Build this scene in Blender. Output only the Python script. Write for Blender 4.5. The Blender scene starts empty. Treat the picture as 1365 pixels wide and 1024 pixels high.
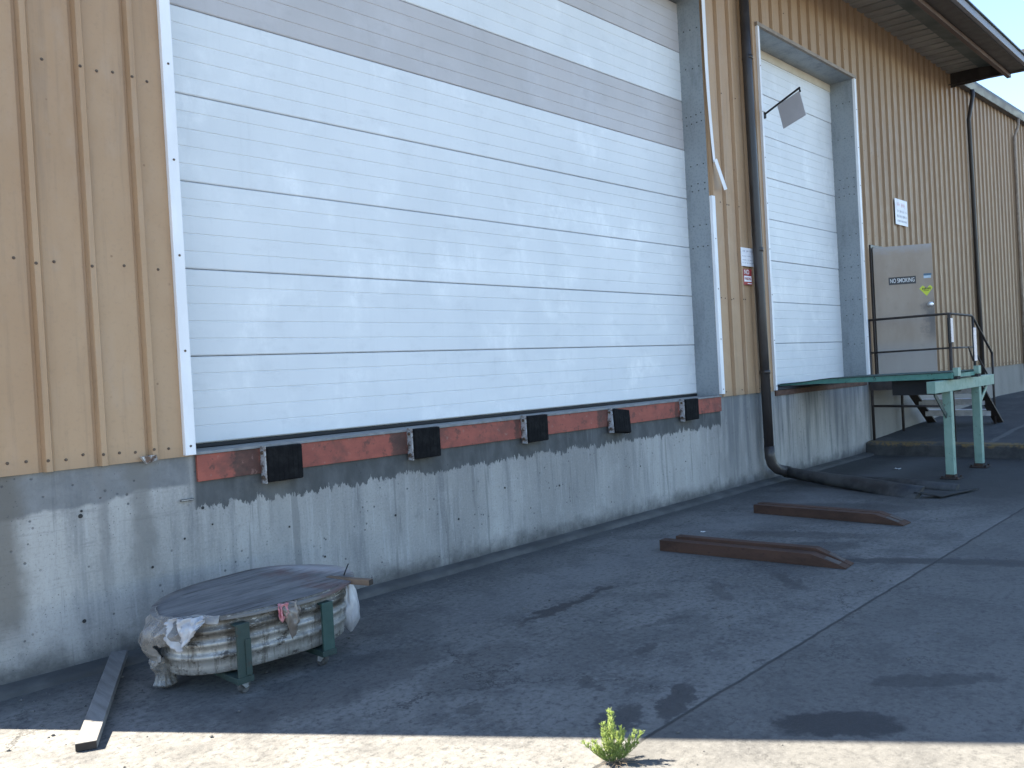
import bpy, bmesh, math, random
from mathutils import Vector, Matrix, noise as mnoise

random.seed(7)
SC = bpy.context.scene
COL = SC.collection
PI = math.pi

# ------------------------------------------------------------------ materials
class NT:
    """small node-tree helper"""
    def __init__(self, name, rough=0.7, metal=0.0, spec=0.4):
        self.m = bpy.data.materials.new(name); self.m.use_nodes = True
        self.t = self.m.node_tree; self.b = self.t.nodes['Principled BSDF']
        self.b.inputs['Roughness'].default_value = rough
        self.b.inputs['Metallic'].default_value = metal
        self.b.inputs['Specular IOR Level'].default_value = spec
        self.tc = self.t.nodes.new('ShaderNodeTexCoord')
        self.obj = self.tc.outputs['Object']
        self._sep = None
    def link(self, a, b): self.t.links.new(a, b)
    def put(self, sock, v):
        if isinstance(v, bpy.types.NodeSocket): self.link(v, sock)
        elif isinstance(v, (tuple, list)) and sock.type == 'RGBA' and len(v) == 3: sock.default_value = (*v, 1)
        else: sock.default_value = v
    def vec(self, scale=(1, 1, 1), loc=(0, 0, 0), src=None):
        n = self.t.nodes.new('ShaderNodeMapping')
        self.link(src or self.obj, n.inputs['Vector'])
        n.inputs['Scale'].default_value = scale; n.inputs['Location'].default_value = loc
        return n.outputs[0]
    def noise(self, scale, detail=4, rough=.55, s=(1, 1, 1), loc=(0, 0, 0), dist=0):
        n = self.t.nodes.new('ShaderNodeTexNoise')
        self.link(self.vec(s, loc), n.inputs['Vector'])
        n.inputs['Scale'].default_value = scale; n.inputs['Detail'].default_value = detail
        n.inputs['Roughness'].default_value = rough; n.inputs['Distortion'].default_value = dist
        return n.outputs['Fac']
    def vor(self, scale, s=(1, 1, 1), rnd=1):
        n = self.t.nodes.new('ShaderNodeTexVoronoi')
        self.link(self.vec(s), n.inputs['Vector']); n.inputs['Scale'].default_value = scale
        n.inputs['Randomness'].default_value = rnd
        return n.outputs['Distance']
    def xyz(self):
        if not self._sep:
            n = self.t.nodes.new('ShaderNodeSeparateXYZ'); self.link(self.obj, n.inputs[0]); self._sep = n.outputs
        return self._sep
    def mth(self, op, a, b=0.0, c=0.0, clamp=False):
        n = self.t.nodes.new('ShaderNodeMath'); n.operation = op; n.use_clamp = clamp
        self.put(n.inputs[0], a); self.put(n.inputs[1], b); self.put(n.inputs[2], c)
        return n.outputs[0]
    def step(self, v, lo, hi, a=0.0, b=1.0):
        n = self.t.nodes.new('ShaderNodeMapRange'); n.interpolation_type = 'SMOOTHSTEP'
        self.put(n.inputs['Value'], v); self.put(n.inputs['From Min'], lo); self.put(n.inputs['From Max'], hi)
        self.put(n.inputs['To Min'], a); self.put(n.inputs['To Max'], b)
        return n.outputs['Result']
    def mix(self, f, a, b, mode='MIX'):
        n = self.t.nodes.new('ShaderNodeMix'); n.data_type = 'RGBA'; n.blend_type = mode
        self.put(n.inputs[0], f); self.put(n.inputs[6], a); self.put(n.inputs[7], b)
        return n.outputs[2]
    def color(self, c): self.put(self.b.inputs['Base Color'], c); return self
    def rough(self, r): self.put(self.b.inputs['Roughness'], r); return self
    def bump(self, h, strength=.3, dist=.01):
        n = self.t.nodes.new('ShaderNodeBump'); self.put(n.inputs['Height'], h)
        n.inputs['Strength'].default_value = strength; n.inputs['Distance'].default_value = dist
        self.link(n.outputs[0], self.b.inputs['Normal']); return self

def simple(name, c1, c2, scale=6, s=(1, 1, 1), rough=.7, metal=0, spec=.4, bump=.15, detail=6, lo=.35, hi=.65):
    n = NT(name, rough, metal, spec)
    f = n.noise(scale, detail, .6, s)
    n.color(n.mix(n.step(f, lo, hi), c1, c2))
    n.rough(n.step(f, .3, .7, rough - .08, min(1, rough + .1)))
    if bump: n.bump(n.noise(scale * 6, 4, .6, s), bump, .004)
    return n.m

M = {}
def mk_concrete_wall():
    n = NT('cast_concrete', .85, 0, .25)
    X, Y, Z = n.xyz()
    big = n.noise(1.1, 4, .55, (1, 1, .35))
    streak = n.noise(5, 5, .65, (1, 1, .10))
    fine = n.noise(22, 4, .7, (1, 1, .09), dist=.3)
    mott = n.noise(9, 8, .65)
    c = n.mix(n.step(big, .35, .65), (.255, .250, .240), (.385, .376, .355))
    c = n.mix(n.mth('MULTIPLY', n.step(streak, .50, .70), .60), c, (.150, .153, .157))
    c = n.mix(n.mth('MULTIPLY', n.step(fine, .52, .75), .40), c, (.21, .215, .22))
    c = n.mix(n.mth('MULTIPLY', n.step(fine, .48, .28), .35), c, (.46, .46, .455))
    c = n.mix(n.mth('MULTIPLY', n.step(mott, .55, .75), .45), c, (.165, .165, .162))
    c = n.mix(n.mth('MULTIPLY', n.step(n.noise(2.2, 7, .7, loc=(1, 0, 5)), .52, .70), .35), c, (.42, .415, .40))
    sp = n.noise(60, 6, .8); c = n.mix(n.mth('MULTIPLY', n.step(sp, .52, .66), .45), c, (.135, .135, .132)); c = n.mix(n.mth('MULTIPLY', n.step(sp, .47, .36), .35), c, (.46, .455, .44))
    hz = n.noise(6, 6, .75, (.35, 1, 5)); c = n.mix(n.mth('MULTIPLY', n.mth('MULTIPLY', n.step(hz, .53, .68), .5), n.step(X, 3.0, 2.2, .25, 1.0)), c, (.20, .198, .19))
    run = n.noise(9, 4, .7, (1, 1, .05), (7, 0, 0)); c = n.mix(n.mth('MULTIPLY', n.step(run, .57, .70), .32), c, (.45, .445, .43)); c = n.mix(n.mth('MULTIPLY', n.step(run, .42, .36), .45), c, (.13, .132, .132))
    # bay right of the big door: greyer, streaked from the top
    rb = n.mth('MULTIPLY', n.step(X, 9.14, 9.2), n.step(X, 13.92, 13.86))
    st2 = n.mth('MULTIPLY', n.step(n.mth('ADD', n.noise(8, 4, .6, (1, 1, .07)), n.mth('MULTIPLY', Z, .16)), .52, .80), rb)
    c = n.mix(n.mth('MULTIPLY', st2, .75), c, (.13, .14, .145))
    # far wall behind the stairs: plain, the tan cast of the light put into its colour
    fw = n.step(X, 13.86, 13.88)
    c = n.mix(fw, c, n.mix(n.step(big, .3, .7), (.20, .19, .172), (.26, .245, .225)))
    # dark coating under the red dock edge with a ragged drip edge
    jag = n.mth('ADD', n.mth('MULTIPLY', n.mth('SUBTRACT', n.noise(3.2, 3, .6, (1, 0, 0)), .5), .10),
                n.mth('MULTIPLY', n.mth('SUBTRACT', n.noise(13, 5, .78, (1, 0, .22)), .5), .30))
    edge = n.mth('ADD', jag, .852)
    band = n.mth('MULTIPLY', n.step(n.mth('SUBTRACT', Z, edge), -.004, .005),
                 n.mth('MULTIPLY', n.step(X, 2.40, 2.44), n.step(X, 9.16, 9.13)))
    bc = n.mix(n.step(n.noise(7, 6, .6, (1, 1, .5)), .35, .7), (.062, .066, .067), (.105, .109, .112))
    bc = n.mix(n.mth('MULTIPLY', n.step(n.noise(14, 4, .6, (1, 1, .1)), .58, .75), .4), bc, (.19, .195, .20))
    c = n.mix(n.mth('MULTIPLY', band, .94), c, bc)
    # left bay: darker pour at the top with a soft wavy edge, brown stains
    e2 = n.mth('ADD', n.mth('MULTIPLY', n.mth('SUBTRACT', n.noise(4, 4, .6, (1, 0, .4)), .5), .16), n.mth('ADD', .90, n.mth('MULTIPLY', X, .045)))
    lb = n.mth('MULTIPLY', n.step(n.mth('SUBTRACT', Z, e2), -.01, .02), n.step(X, 2.43, 2.36))
    c = n.mix(n.mth('MULTIPLY', lb, .75), c, n.mix(n.step(mott, .4, .7), (.115, .122, .13), (.17, .177, .185)))
    def col_stain(x0, w, top, amt, colr, c):
        d = n.mth('ABSOLUTE', n.mth('ADD', n.mth('SUBTRACT', X, x0), n.mth('MULTIPLY', n.mth('SUBTRACT', n.noise(3, 4, .6), .5), .22)))
        m_ = n.mth('MULTIPLY', n.step(d, w, w * .25), n.step(n.mth('ADD', Z, n.mth('MULTIPLY', mott, .3)), .25, top))
        return n.mix(n.mth('MULTIPLY', m_, amt), c, colr)
    c = col_stain(1.30, .17, .6, .80, (.13, .12, .105), c)
    c = col_stain(2.07, .10, .9, .65, (.16, .155, .145), c)
    c = col_stain(1.84, .06, .9, .45, (.18, .175, .17), c)
    c = col_stain(3.05, .12, .9, .30, (.22, .22, .215), c)
    c = col_stain(9.35, .10, .7, .5, (.15, .155, .16), c)
    # splash dirt along the foot
    ft = n.mth('ADD', Z, n.mth('MULTIPLY', n.mth('SUBTRACT', n.noise(5, 5, .65), .5), .35))
    c = n.mix(n.mth('MULTIPLY', n.step(ft, .24, .0), .85), c, (.060, .060, .060))
    # air holes and specks
    v = n.vor(17); pick = n.step(n.noise(3.3, 2, .5), .5, .6)
    pit = n.mth('MULTIPLY', n.step(n.mth('ADD', v, n.mth('MULTIPLY', n.noise(30, 3, .6), .16)), .245, .19), pick)
    v2 = n.vor(46); pit2 = n.mth('MULTIPLY', n.step(v2, .18, .11), n.step(n.noise(4, 3, .6, loc=(3, 1, 2)), .53, .62))
    pits = n.mth('MAXIMUM', pit, pit2)
    c = n.mix(n.mth('MULTIPLY', pits, .75), c, (.07, .07, .075))
    n.color(c)
    h = n.mth('SUBTRACT', n.mth('ADD', n.mth('MULTIPLY', n.noise(40, 6, .65), .5), n.mth('MULTIPLY', streak, .6)), n.mth('MULTIPLY', pits, 1.2))
    n.bump(h, .35, .012)
    return n.m
M['concrete'] = mk_concrete_wall()

STAINS = [ # x, y, half-length, half-width, angle, strength : oil and water marks on the paving
    (4.25, -1.53, .46, .06, 0.02, .85), (4.78, -1.47, .10, .05, 0, .8), (3.55, -3.75, .28, .14, -.85, .9), (4.3, -3.9, .35, .08, -.8, .6),
    (6.7, -2.95, .9, .10, -1.1, .75), (7.0, -3.6, .8, .12, -1.2, .7), (3.02, -2.95, .22, .10, .2, .75), (3.35, -3.05, .26, .09, .35, .8),
    (3.3, -2.55, .12, .05, .8, .6), (3.9, -2.5, .14, .05, .3, .55), (4.4, -2.3, .2, .05, -.3, .45), (6.8, -2.1, .5, .22, -.9, .55), (7.3, -1.9, .7, .16, -1.2, .5),
    (5.2, -2.2, .28, .07, .7, .45), (5.7, -2.5, .3, .08, .9, .5), (2.7, -2.3, .10, .05, .1, .5), (2.55, -1.45, .7, .3, .05, .45), (3.1, -1.9, .5, .2, .3, .3), (8.8, -1.6, .9, .3, -1.2, .5)]
def mk_ground():
    n = NT('worn_asphalt', .86, 0, .3)
    X, Y, Z = n.xyz()
    big = n.noise(.55, 5, .6); mid = n.noise(3.0, 6, .62); fine = n.noise(60, 5, .7); grit = n.noise(220, 2, .6)
    c = n.mix(n.step(big, .35, .68), (.108, .106, .101), (.160, .156, .147))
    c = n.mix(n.mth('MULTIPLY', n.step(mid, .46, .66), .55), c, (.062, .062, .063))
    m2 = n.noise(9, 8, .72, loc=(2, 7, 0)); c = n.mix(n.mth('MULTIPLY', n.step(m2, .52, .70), .40), c, (.150, .148, .145)); c = n.mix(n.mth('MULTIPLY', n.step(m2, .46, .30), .35), c, (.055, .055, .056))
    c = n.mix(n.mth('MULTIPLY', n.step(n.noise(1.6, 6, .65, loc=(5, 2, 0)), .52, .68), .40), c, (.165, .163, .16))
    m3 = n.noise(26, 8, .75, loc=(1, 3, 0)); c = n.mix(n.mth('MULTIPLY', n.step(m3, .50, .62), .68), c, (.045, .045, .045)); c = n.mix(n.mth('MULTIPLY', n.step(m3, .47, .37), .55), c, (.185, .182, .176))
    fl = n.mth('MULTIPLY', n.step(n.mth('ADD', n.vor(5.5, (1, 1.6, 1)), n.mth('MULTIPLY', m3, .10)), .15, .12), n.step(n.noise(1.3, 3, .6, loc=(4, 4, 4)), .50, .58)); c = n.mix(n.mth('MULTIPLY', fl, .75), c, (.030, .030, .031))
    scr = n.noise(7, 5, .75, (.18, 2.2, 1), (0, 5, 0)); c = n.mix(n.mth('MULTIPLY', n.step(scr, .57, .70), .35), c, (.19, .187, .18))
    ve = n.t.nodes.new('ShaderNodeTexVoronoi'); ve.feature = 'DISTANCE_TO_EDGE'; ve.inputs['Scale'].default_value = .42
    cm = n.t.nodes.new('ShaderNodeCombineXYZ'); n.put(cm.inputs[0], n.mth('ADD', X, n.mth('MULTIPLY', n.noise(1.9, 7, .7), 1.1))); n.put(cm.inputs[1], n.mth('ADD', Y, n.mth('MULTIPLY', n.noise(1.9, 7, .7, loc=(8, 2, 1)), 1.1)))
    n.link(cm.outputs[0], ve.inputs['Vector'])
    crk = n.mth('MULTIPLY', n.step(ve.outputs['Distance'], .0042, .0015), n.step(n.noise(.8, 3, .6, loc=(1, 1, 7)), .46, .56))
    c = n.mix(n.mth('MULTIPLY', crk, .8), c, (.026, .026, .026))
    pt = n.step(n.noise(1.15, 6, .62, loc=(6, 9, 2)), .545, .575); c = n.mix(n.mth('MULTIPLY', pt, .30), c, (.060, .060, .060))
    # outer slab: a darker pour, pale arris along the joint
    slab = n.step(Y, -3.15, -3.17)
    c = n.mix(n.mth('MULTIPLY', slab, .38), c, (.074, .072, .068))
    wob = n.mth('MULTIPLY', n.mth('SUBTRACT', mid, .5), .22)
    pale = n.mth('MULTIPLY', n.step(n.mth('ADD', Y, wob), -2.95, -3.14), n.step(Y, -3.175, -3.15))
    c = n.mix(n.mth('MULTIPLY', pale, n.step(mid, .38, .6, .05, .34)), c, (.20, .196, .188))
    # dirt and silt by the drain; ground also darker below the dock platform
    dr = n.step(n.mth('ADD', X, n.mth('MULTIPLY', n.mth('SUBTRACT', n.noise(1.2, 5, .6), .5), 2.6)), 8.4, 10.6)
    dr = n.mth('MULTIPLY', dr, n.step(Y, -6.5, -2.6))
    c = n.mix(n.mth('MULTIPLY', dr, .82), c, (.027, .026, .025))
    # silt strip at the foot of the wall
    wf = n.step(n.mth('ADD', Y, n.mth('MULTIPLY', n.mth('SUBTRACT', n.noise(4, 5, .65), .5), .30)), -.46, -.20)
    c = n.mix(n.mth('MULTIPLY', wf, .60), c, (.052, .052, .052))
    # lighter lane along the wall
    ln = n.step(n.mth('ABSOLUTE', n.mth('ADD', n.mth('ADD', Y, 1.05), n.mth('MULTIPLY', wob, 1.5))), .5, .0)
    c = n.mix(n.mth('MULTIPLY', n.mth('MULTIPLY', ln, .30), n.step(X, 2.9, 4.2)), c, (.175, .175, .174))
    # stains
    tot = None
    w1 = n.mth('MULTIPLY', n.mth('SUBTRACT', n.noise(7, 5, .65), .5), .34); w2 = n.mth('MULTIPLY', n.mth('SUBTRACT', n.noise(7, 5, .65, loc=(9, 4, 1)), .5), .34)
    for (sx, sy, a, b, ang, st) in STAINS:
        dx = n.mth('ADD', n.mth('SUBTRACT', X, sx), w1); dy = n.mth('ADD', n.mth('SUBTRACT', Y, sy), w2)
        ca, sa = math.cos(ang), math.sin(ang)
        u = n.mth('ADD', n.mth('MULTIPLY', dx, ca / a), n.mth('MULTIPLY', dy, sa / a))
        v = n.mth('ADD', n.mth('MULTIPLY', dx, -sa / b), n.mth('MULTIPLY', dy, ca / b))
        r = n.mth('ADD', n.mth('MULTIPLY', u, u), n.mth('MULTIPLY', v, v))
        k = n.mth('MULTIPLY', n.step(r, 1.15, .6), st)
        tot = k if tot is None else n.mth('MAXIMUM', tot, k)
    spl = n.mth('MULTIPLY', n.step(n.noise(3.4, 5, .7, (1, 1.7, 1), (1.7, 3.1, 0)), .645, .675), .65)
    spl = n.mth('MULTIPLY', spl, n.step(X, 2.9, 3.6))
    tot = n.mth('MAXIMUM', tot, spl)
    c = n.mix(tot, c, (.028, .028, .030))
    # joint in the paving
    jw = n.mth('ADD', Y, n.mth('MULTIPLY', n.mth('SUBTRACT', n.noise(3, 5, .6, (1, 0, 0)), .5), .035))
    joint = n.step(n.mth('ABSOLUTE', n.mth('ADD', jw, 3.16)), .015, .004)
    j2 = n.step(n.mth('ABSOLUTE', n.mth('ADD', X, n.mth('ADD', -5.75, n.mth('MULTIPLY', n.mth('SUBTRACT', n.noise(2, 5, .6, (0, 1, 0)), .5), .12)))), .006, .001)
    j2 = n.mth('MULTIPLY', j2, n.step(Y, -1.3, -.9))
    joint = n.mth('MAXIMUM', joint, n.mth('MULTIPLY', j2, .6))
    c = n.mix(n.mth('MULTIPLY', joint, .85), c, (.025, .025, .025))
    # aggregate
    c = n.mix(n.mth('MULTIPLY', n.step(grit, .55, .75), .38), c, (.23, .225, .22))
    c = n.mix(n.mth('MULTIPLY', n.step(fine, .52, .72), .40), c, (.050, .050, .050))
    n.color(c)
    n.rough(n.mth('SUBTRACT', n.mth('ADD', .80, n.mth('MULTIPLY', fine, .15)), n.mth('MULTIPLY', tot, .25)))
    n.bump(n.mth('SUBTRACT', n.mth('ADD', fine, n.mth('MULTIPLY', grit, .5)), n.mth('MULTIPLY', joint, 1.5)), .35, .006)
    return n.m
M['ground'] = mk_ground()

def mk_siding():
    n = NT('tan_steel_siding', .55, 0, .4)
    X, Y, Z = n.xyz()
    big = n.noise(.9, 4, .6, (1, 1, .4)); st = n.noise(16, 5, .65, (1, 1, .05)); sp = n.noise(5, 6, .65)
    c = n.mix(n.step(big, .35, .65), (.365, .230, .130), (.418, .275, .162))
    c = n.mix(n.mth('MULTIPLY', n.step(st, .50, .70), .42), c, (.245, .165, .105))
    gr = n.noise(40, 6, .75); c = n.mix(n.mth('MULTIPLY', n.step(gr, .52, .68), .25), c, (.24, .165, .11)); c = n.mix(n.mth('MULTIPLY', n.step(n.noise(1.6, 6, .7, (1.5, 1, .5), (3, 0, 3)), .50, .66), .35), c, (.41, .30, .215))
    c = n.mix(n.mth('MULTIPLY', n.step(sp, .55, .75), .25), c, (.42, .315, .232))
    # greyer, darker sheets further along
    c = n.mix(n.step(X, 9, 15, 0, .50), c, (.265, .197, .132))
    # rust specks
    rs = n.mth('MULTIPLY', n.step(n.vor(9), .10, .05), n.step(n.noise(2.2, 2, .5), .53, .6))
    c = n.mix(n.mth('MULTIPLY', rs, .6), c, (.16, .085, .045))
    lowd = n.step(n.mth('ADD', Z, n.mth('MULTIPLY', sp, .12)), 1.40, 1.22)
    c = n.mix(n.mth('MULTIPLY', lowd, .30), c, (.20, .15, .10))
    n.color(c); n.rough(n.step(sp, .3, .7, .48, .66))
    n.bump(n.mth('ADD', n.noise(2.5, 3, .5), n.mth('MULTIPLY', n.noise(90, 3, .6), .03)), .28, .03)
    return n.m
M['siding'] = mk_siding()

def mk_door(name, base, dirt, smudge, amt):
    n = NT(name, .42, 0, .45)
    X, Y, Z = n.xyz()
    big = n.noise(.8, 5, .6, (1, 1, 1.3)); cl = n.noise(1.5, 6, .60, (1, 1, 1.0), (2.2, 0, .4)); st = n.noise(14, 4, .7, (1, 1, .08))
    c = n.mix(n.step(big, .3, .7), base, dirt)
    c = n.mix(n.mth('MULTIPLY', n.mth('MULTIPLY', n.step(cl, .50, .66), n.step(n.noise(9, 6, .75, (1, 1, .6)), .32, .62)), amt), c, smudge)
    c = n.mix(n.mth('MULTIPLY', n.step(st, .52, .78), .16), c, tuple(v * .75 for v in dirt))
    gr = n.noise(3, 6, .7, (1, 1, 2), (8, 0, 2)); c = n.mix(n.mth('MULTIPLY', n.step(gr, .52, .70), .30), c, tuple(v * .80 for v in dirt))
    sc_ = n.noise(26, 3, .8, (1, 1, .35), (4, 0, 9), 1.5)
    c = n.mix(n.mth('MULTIPLY', n.step(sc_, .68, .74), .14), c, tuple(v * .8 for v in dirt))
    n.color(c); n.rough(n.step(cl, .4, .7, .50, .36))
    n.bump(n.mth('ADD', n.noise(150, 2, .5, (1, 1, 1)), n.mth('MULTIPLY', n.noise(1.3, 2, .5), 2.5)), .08, .01)
    return n.m
M['door'] = mk_door('white_door_steel', (.70, .72, .735), (.64, .665, .685), (.80, .815, .825), .75)
M['doorgrey'] = mk_door('grey_door_steel', (.50, .475, .475), (.44, .42, .42), (.55, .525, .525), .5)

def mk_galv():
    n = NT('galvanised_steel', .48, .35, .5)
    v = n.vor(34); f = n.noise(5, 6, .65, (1, 1, .3))
    c = n.mix(n.step(v, .1, .6), (.25, .28, .30), (.295, .325, .345))
    c = n.mix(n.mth('MULTIPLY', n.step(f, .5, .75), .5), c, (.15, .172, .188))
    n.color(c); n.rough(n.step(f, .3, .7, .4, .6)); n.bump(f, .08, .01)
    return n.m
M['galv'] = mk_galv()
M['trim'] = simple('white_trim', (.80, .81, .83), (.72, .73, .75), 5, (1, 1, .3), .45, bump=.05)
M['dktrim'] = simple('brown_flashing', (.22, .17, .13), (.30, .25, .20), 8, rough=.6)
def mk_red():
    n = NT('red_primer_channel', .7, 0, .3)
    f = n.noise(4, 7, .68, (1, 1, 1.6)); g = n.noise(13, 6, .7)
    c = n.mix(n.step(f, .38, .6), (.34, .098, .070), (.265, .080, .060))
    c = n.mix(n.mth('MULTIPLY', n.step(g, .54, .66), .75), c, (.085, .050, .042))
    c = n.mix(n.mth('MULTIPLY', n.step(n.noise(2.2, 5, .7, loc=(3, 3, 3)), .50, .64), .7), c, (.14, .062, .050))
    X, Y, Z = n.xyz()
    for bx, w_, am in ((2.80, .13, .85), (4.11, .10, .8), (5.49, .05, .7), (6.76, .11, .7), (8.14, .05, .7)):
        d_ = n.mth('ABSOLUTE', n.mth('ADD', n.mth('SUBTRACT', X, bx), n.mth('MULTIPLY', n.mth('SUBTRACT', g, .5), .22)))
        c = n.mix(n.mth('MULTIPLY', n.step(d_, w_, w_ * .6), am), c, n.mix(n.step(f, .4, .6), (.10, .058, .047), (.055, .037, .032)))
    c = n.mix(n.mth('MULTIPLY', n.step(g, .40, .32), .45), c, (.33, .20, .165))
    n.color(c); n.bump(g, .2, .006)
    return n.m
M['red'] = mk_red()
M['rustplank'] = simple('rusty_edge', (.085, .045, .032), (.15, .085, .06), 9, (1, 1, 1.5), .85, bump=.3)
M['ledge'] = simple('steel_ledge', (.16, .165, .17), (.25, .255, .26), 9, rough=.6, metal=.3)
def mk_rubber():
    n = NT('black_rubber', .9, 0, .12)
    f = n.noise(12, 6, .7); n.color(n.mix(n.step(f, .4, .75), (.007, .007, .008), (.020, .020, .020)))
    n.rough(n.step(f, .3, .7, .8, .95)); n.bump(n.noise(40, 5, .7), .25, .006); return n.m
M['rubber'] = mk_rubber()
M['seal'] = simple('black_seal', (.010, .011, .013), (.02, .02, .022), 9, rough=.7, bump=.1)
def mk_plate():
    n = NT('worn_steel_plate', .5, .4, .5)
    f = n.noise(16, 6, .7); c = n.mix(n.step(f, .42, .6), (.50, .52, .54), (.12, .075, .055)); n.color(c); n.bump(f, .2, .004); return n.m
M['plate'] = mk_plate()
M['rust'] = simple('rust_patch', (.030, .022, .018), (.065, .042, .032), 13, rough=.9, bump=.4)
M['gutter'] = simple('dark_brown_paint', (.030, .026, .026), (.050, .044, .042), 6, (1, 1, .4), .38, bump=.08)
M['gutlight'] = simple('grey_fascia_metal', (.16, .155, .165), (.22, .215, .225), 6, (.3, 1, 1), .45, bump=.05)
M['gutmid'] = simple('dull_gutter_metal', (.032, .030, .034), (.05, .047, .052), 6, (.3, 1, 1), .45, bump=.05)
M['soffit'] = simple('white_soffit_sheet', (.34, .33, .30), (.25, .24, .22), 3, (1, .4, 1), .6, bump=.08)
M['beam'] = simple('brown_steel', (.085, .055, .045), (.13, .09, .072), 5, (.4, 1, 1), .6, bump=.1)
M['roof'] = simple('roof_sheet', (.12, .15, .15), (.09, .115, .115), 2, rough=.5, bump=.05)
M['dark'] = simple('dark_interior', (.02, .02, .02), (.03, .03, .03), 3, bump=0)
def mk_mandoor():
    n = NT('taupe_entry_door', .55, .0, .4)
    f = n.noise(2.5, 6, .65, (1, 1, .4)); g = n.noise(8, 6, .7)
    X, Y, Z = n.xyz()
    c = n.mix(n.step(f, .3, .7), (.305, .243, .19), (.365, .303, .247))
    c = n.mix(n.mth('MULTIPLY', n.step(g, .55, .75), .35), c, (.225, .195, .165))
    hand = n.mth('MULTIPLY', n.step(n.mth('ABSOLUTE', n.mth('SUBTRACT', n.mth('ADD', X, n.mth('MULTIPLY', n.mth('SUBTRACT', g, .5), .3)), .86)), .17, .02),
                 n.step(n.mth('ABSOLUTE', n.mth('SUBTRACT', n.mth('ADD', Z, n.mth('MULTIPLY', n.mth('SUBTRACT', f, .5), .5)), .88)), .45, .1))
    c = n.mix(n.mth('MULTIPLY', hand, .7), c, (.085, .085, .090))
    low = n.step(n.mth('ADD', Z, n.mth('MULTIPLY', n.mth('SUBTRACT', f, .5), .3)), .62, .35)
    c = n.mix(n.mth('MULTIPLY', low, .5), c, (.30, .305, .31))
    top = n.step(n.mth('ADD', Z, n.mth('MULTIPLY', n.mth('SUBTRACT', g, .5), .25)), 1.97, 2.12)
    c = n.mix(n.mth('MULTIPLY', top, .6), c, (.36, .36, .38))
    n.color(c); n.bump(n.noise(30, 4, .6), .05, .004); return n.m
M['mandoor'] = mk_mandoor()
M['chrome'] = simple('door_knob_metal', (.85, .86, .88), (.78, .79, .80), 9, rough=.35, metal=.6, bump=0)
def mk_green(name, a, b, chip, amt):
    n = NT(name, .55, 0, .4)
    f = n.noise(5, 6, .65); g = n.noise(14, 6, .72)
    c = n.mix(n.step(f, .35, .65), a, b)
    c = n.mix(n.mth('MULTIPLY', n.step(g, .60, .66), amt), c, chip)
    c = n.mix(n.mth('MULTIPLY', n.step(n.noise(9, 4, .7, (1, 1, .15)), .56, .75), .3), c, tuple(v * .55 for v in a))
    n.color(c); n.rough(n.step(g, .3, .7, .45, .7)); n.bump(g, .2, .005); return n.m
M['green'] = mk_green('pale_green_paint', (.175, .285, .235), (.22, .33, .275), (.07, .045, .035), .6)
M['greendeck'] = mk_green('green_deck_paint', (.070, .20, .165), (.10, .25, .21), (.03, .022, .018), .8)
M['deckrub'] = simple('grimy_deck_top', (.030, .055, .048), (.06, .10, .088), 8, rough=.85, bump=.3)
M['dkgreen'] = mk_green('dark_green_paint', (.016, .031, .029), (.024, .045, .041), (.05, .035, .028), .6)
M['railing'] = simple('brown_black_rail', (.028, .022, .020), (.05, .04, .036), 11, rough=.6, bump=.2)
M['stringer'] = simple('dark_brown_stringer', (.035, .026, .023), (.06, .046, .04), 7, rough=.65, bump=.15)
M['tread'] = simple('grey_tread', (.58, .58, .60), (.45, .45, .47), 9, rough=.6, metal=.2, bump=.2)
def mk_pink():
    n = NT('reflector_tape', .5, 0, .5)
    X, Y, Z = n.xyz()
    f = n.noise(19, 4, .7)
    c = n.mix(n.step(f, .35, .7), (.74, .69, .69), (.58, .50, .50))
    mk = n.mth('MULTIPLY', n.step(n.noise(34, 2, .6, (1, 1, 1.6)), .54, .62), .45)
    n.color(n.mix(mk, c, (.42, .24, .22))); return n.m
M['tape'] = mk_pink()
M['yellow'] = None
def mk_kerb():
    n = NT('kerb_concrete_worn_yellow', .85, 0, .25)
    X, Y, Z = n.xyz()
    f = n.noise(3, 6, .68); g = n.noise(16, 5, .7)
    c = n.mix(n.step(f, .35, .65), (.045, .045, .046), (.08, .08, .08))
    pt = n.mth('MULTIPLY', n.step(n.mth('ADD', Z, n.mth('MULTIPLY', n.mth('SUBTRACT', n.noise(2.2, 6, .7), .5), .30)), .15, .20), n.step(g, .62, .48))
    c = n.mix(n.mth('MULTIPLY', pt, .70), c, (.20, .135, .050))
    n.color(c); n.bump(g, .3, .008); return n.m
M['kerb'] = mk_kerb()
def mk_pave():
    n = NT('dark_raised_asphalt', .9, 0, .25)
    X, Y, Z = n.xyz()
    f = n.noise(1.1, 6, .62); g = n.noise(50, 4, .7)
    c = n.mix(n.step(f, .35, .65), (.040, .040, .042), (.062, .062, .063))
    c = n.mix(n.mth('MULTIPLY', n.step(n.noise(.7, 5, .65, (1, 2.2, 1), (2, 0, 0)), .54, .66), .5), c, (.10, .098, .096))
    # pale patched joints
    def seam(a, b, d, w, amt, c):
        r = n.mth('ABSOLUTE', n.mth('ADD', n.mth('ADD', n.mth('MULTIPLY', X, a), n.mth('MULTIPLY', Y, b)), n.mth('ADD', d, n.mth('MULTIPLY', n.mth('SUBTRACT', f, .5), .2))))
        return n.mix(n.mth('MULTIPLY', n.step(r, w, w * .4), amt), c, (.13, .128, .122))
    c = seam(0, 1, 1.75, .06, .7, c); c = seam(1, 0, -16.9, .10, .6, c); c = seam(1, 0, -18.6, .14, .5, c)
    c = n.mix(n.mth('MULTIPLY', n.step(g, .55, .75), .3), c, (.16, .16, .155))
    n.color(c); n.bump(g, .3, .006); return n.m
M['pave'] = mk_pave()
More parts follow.
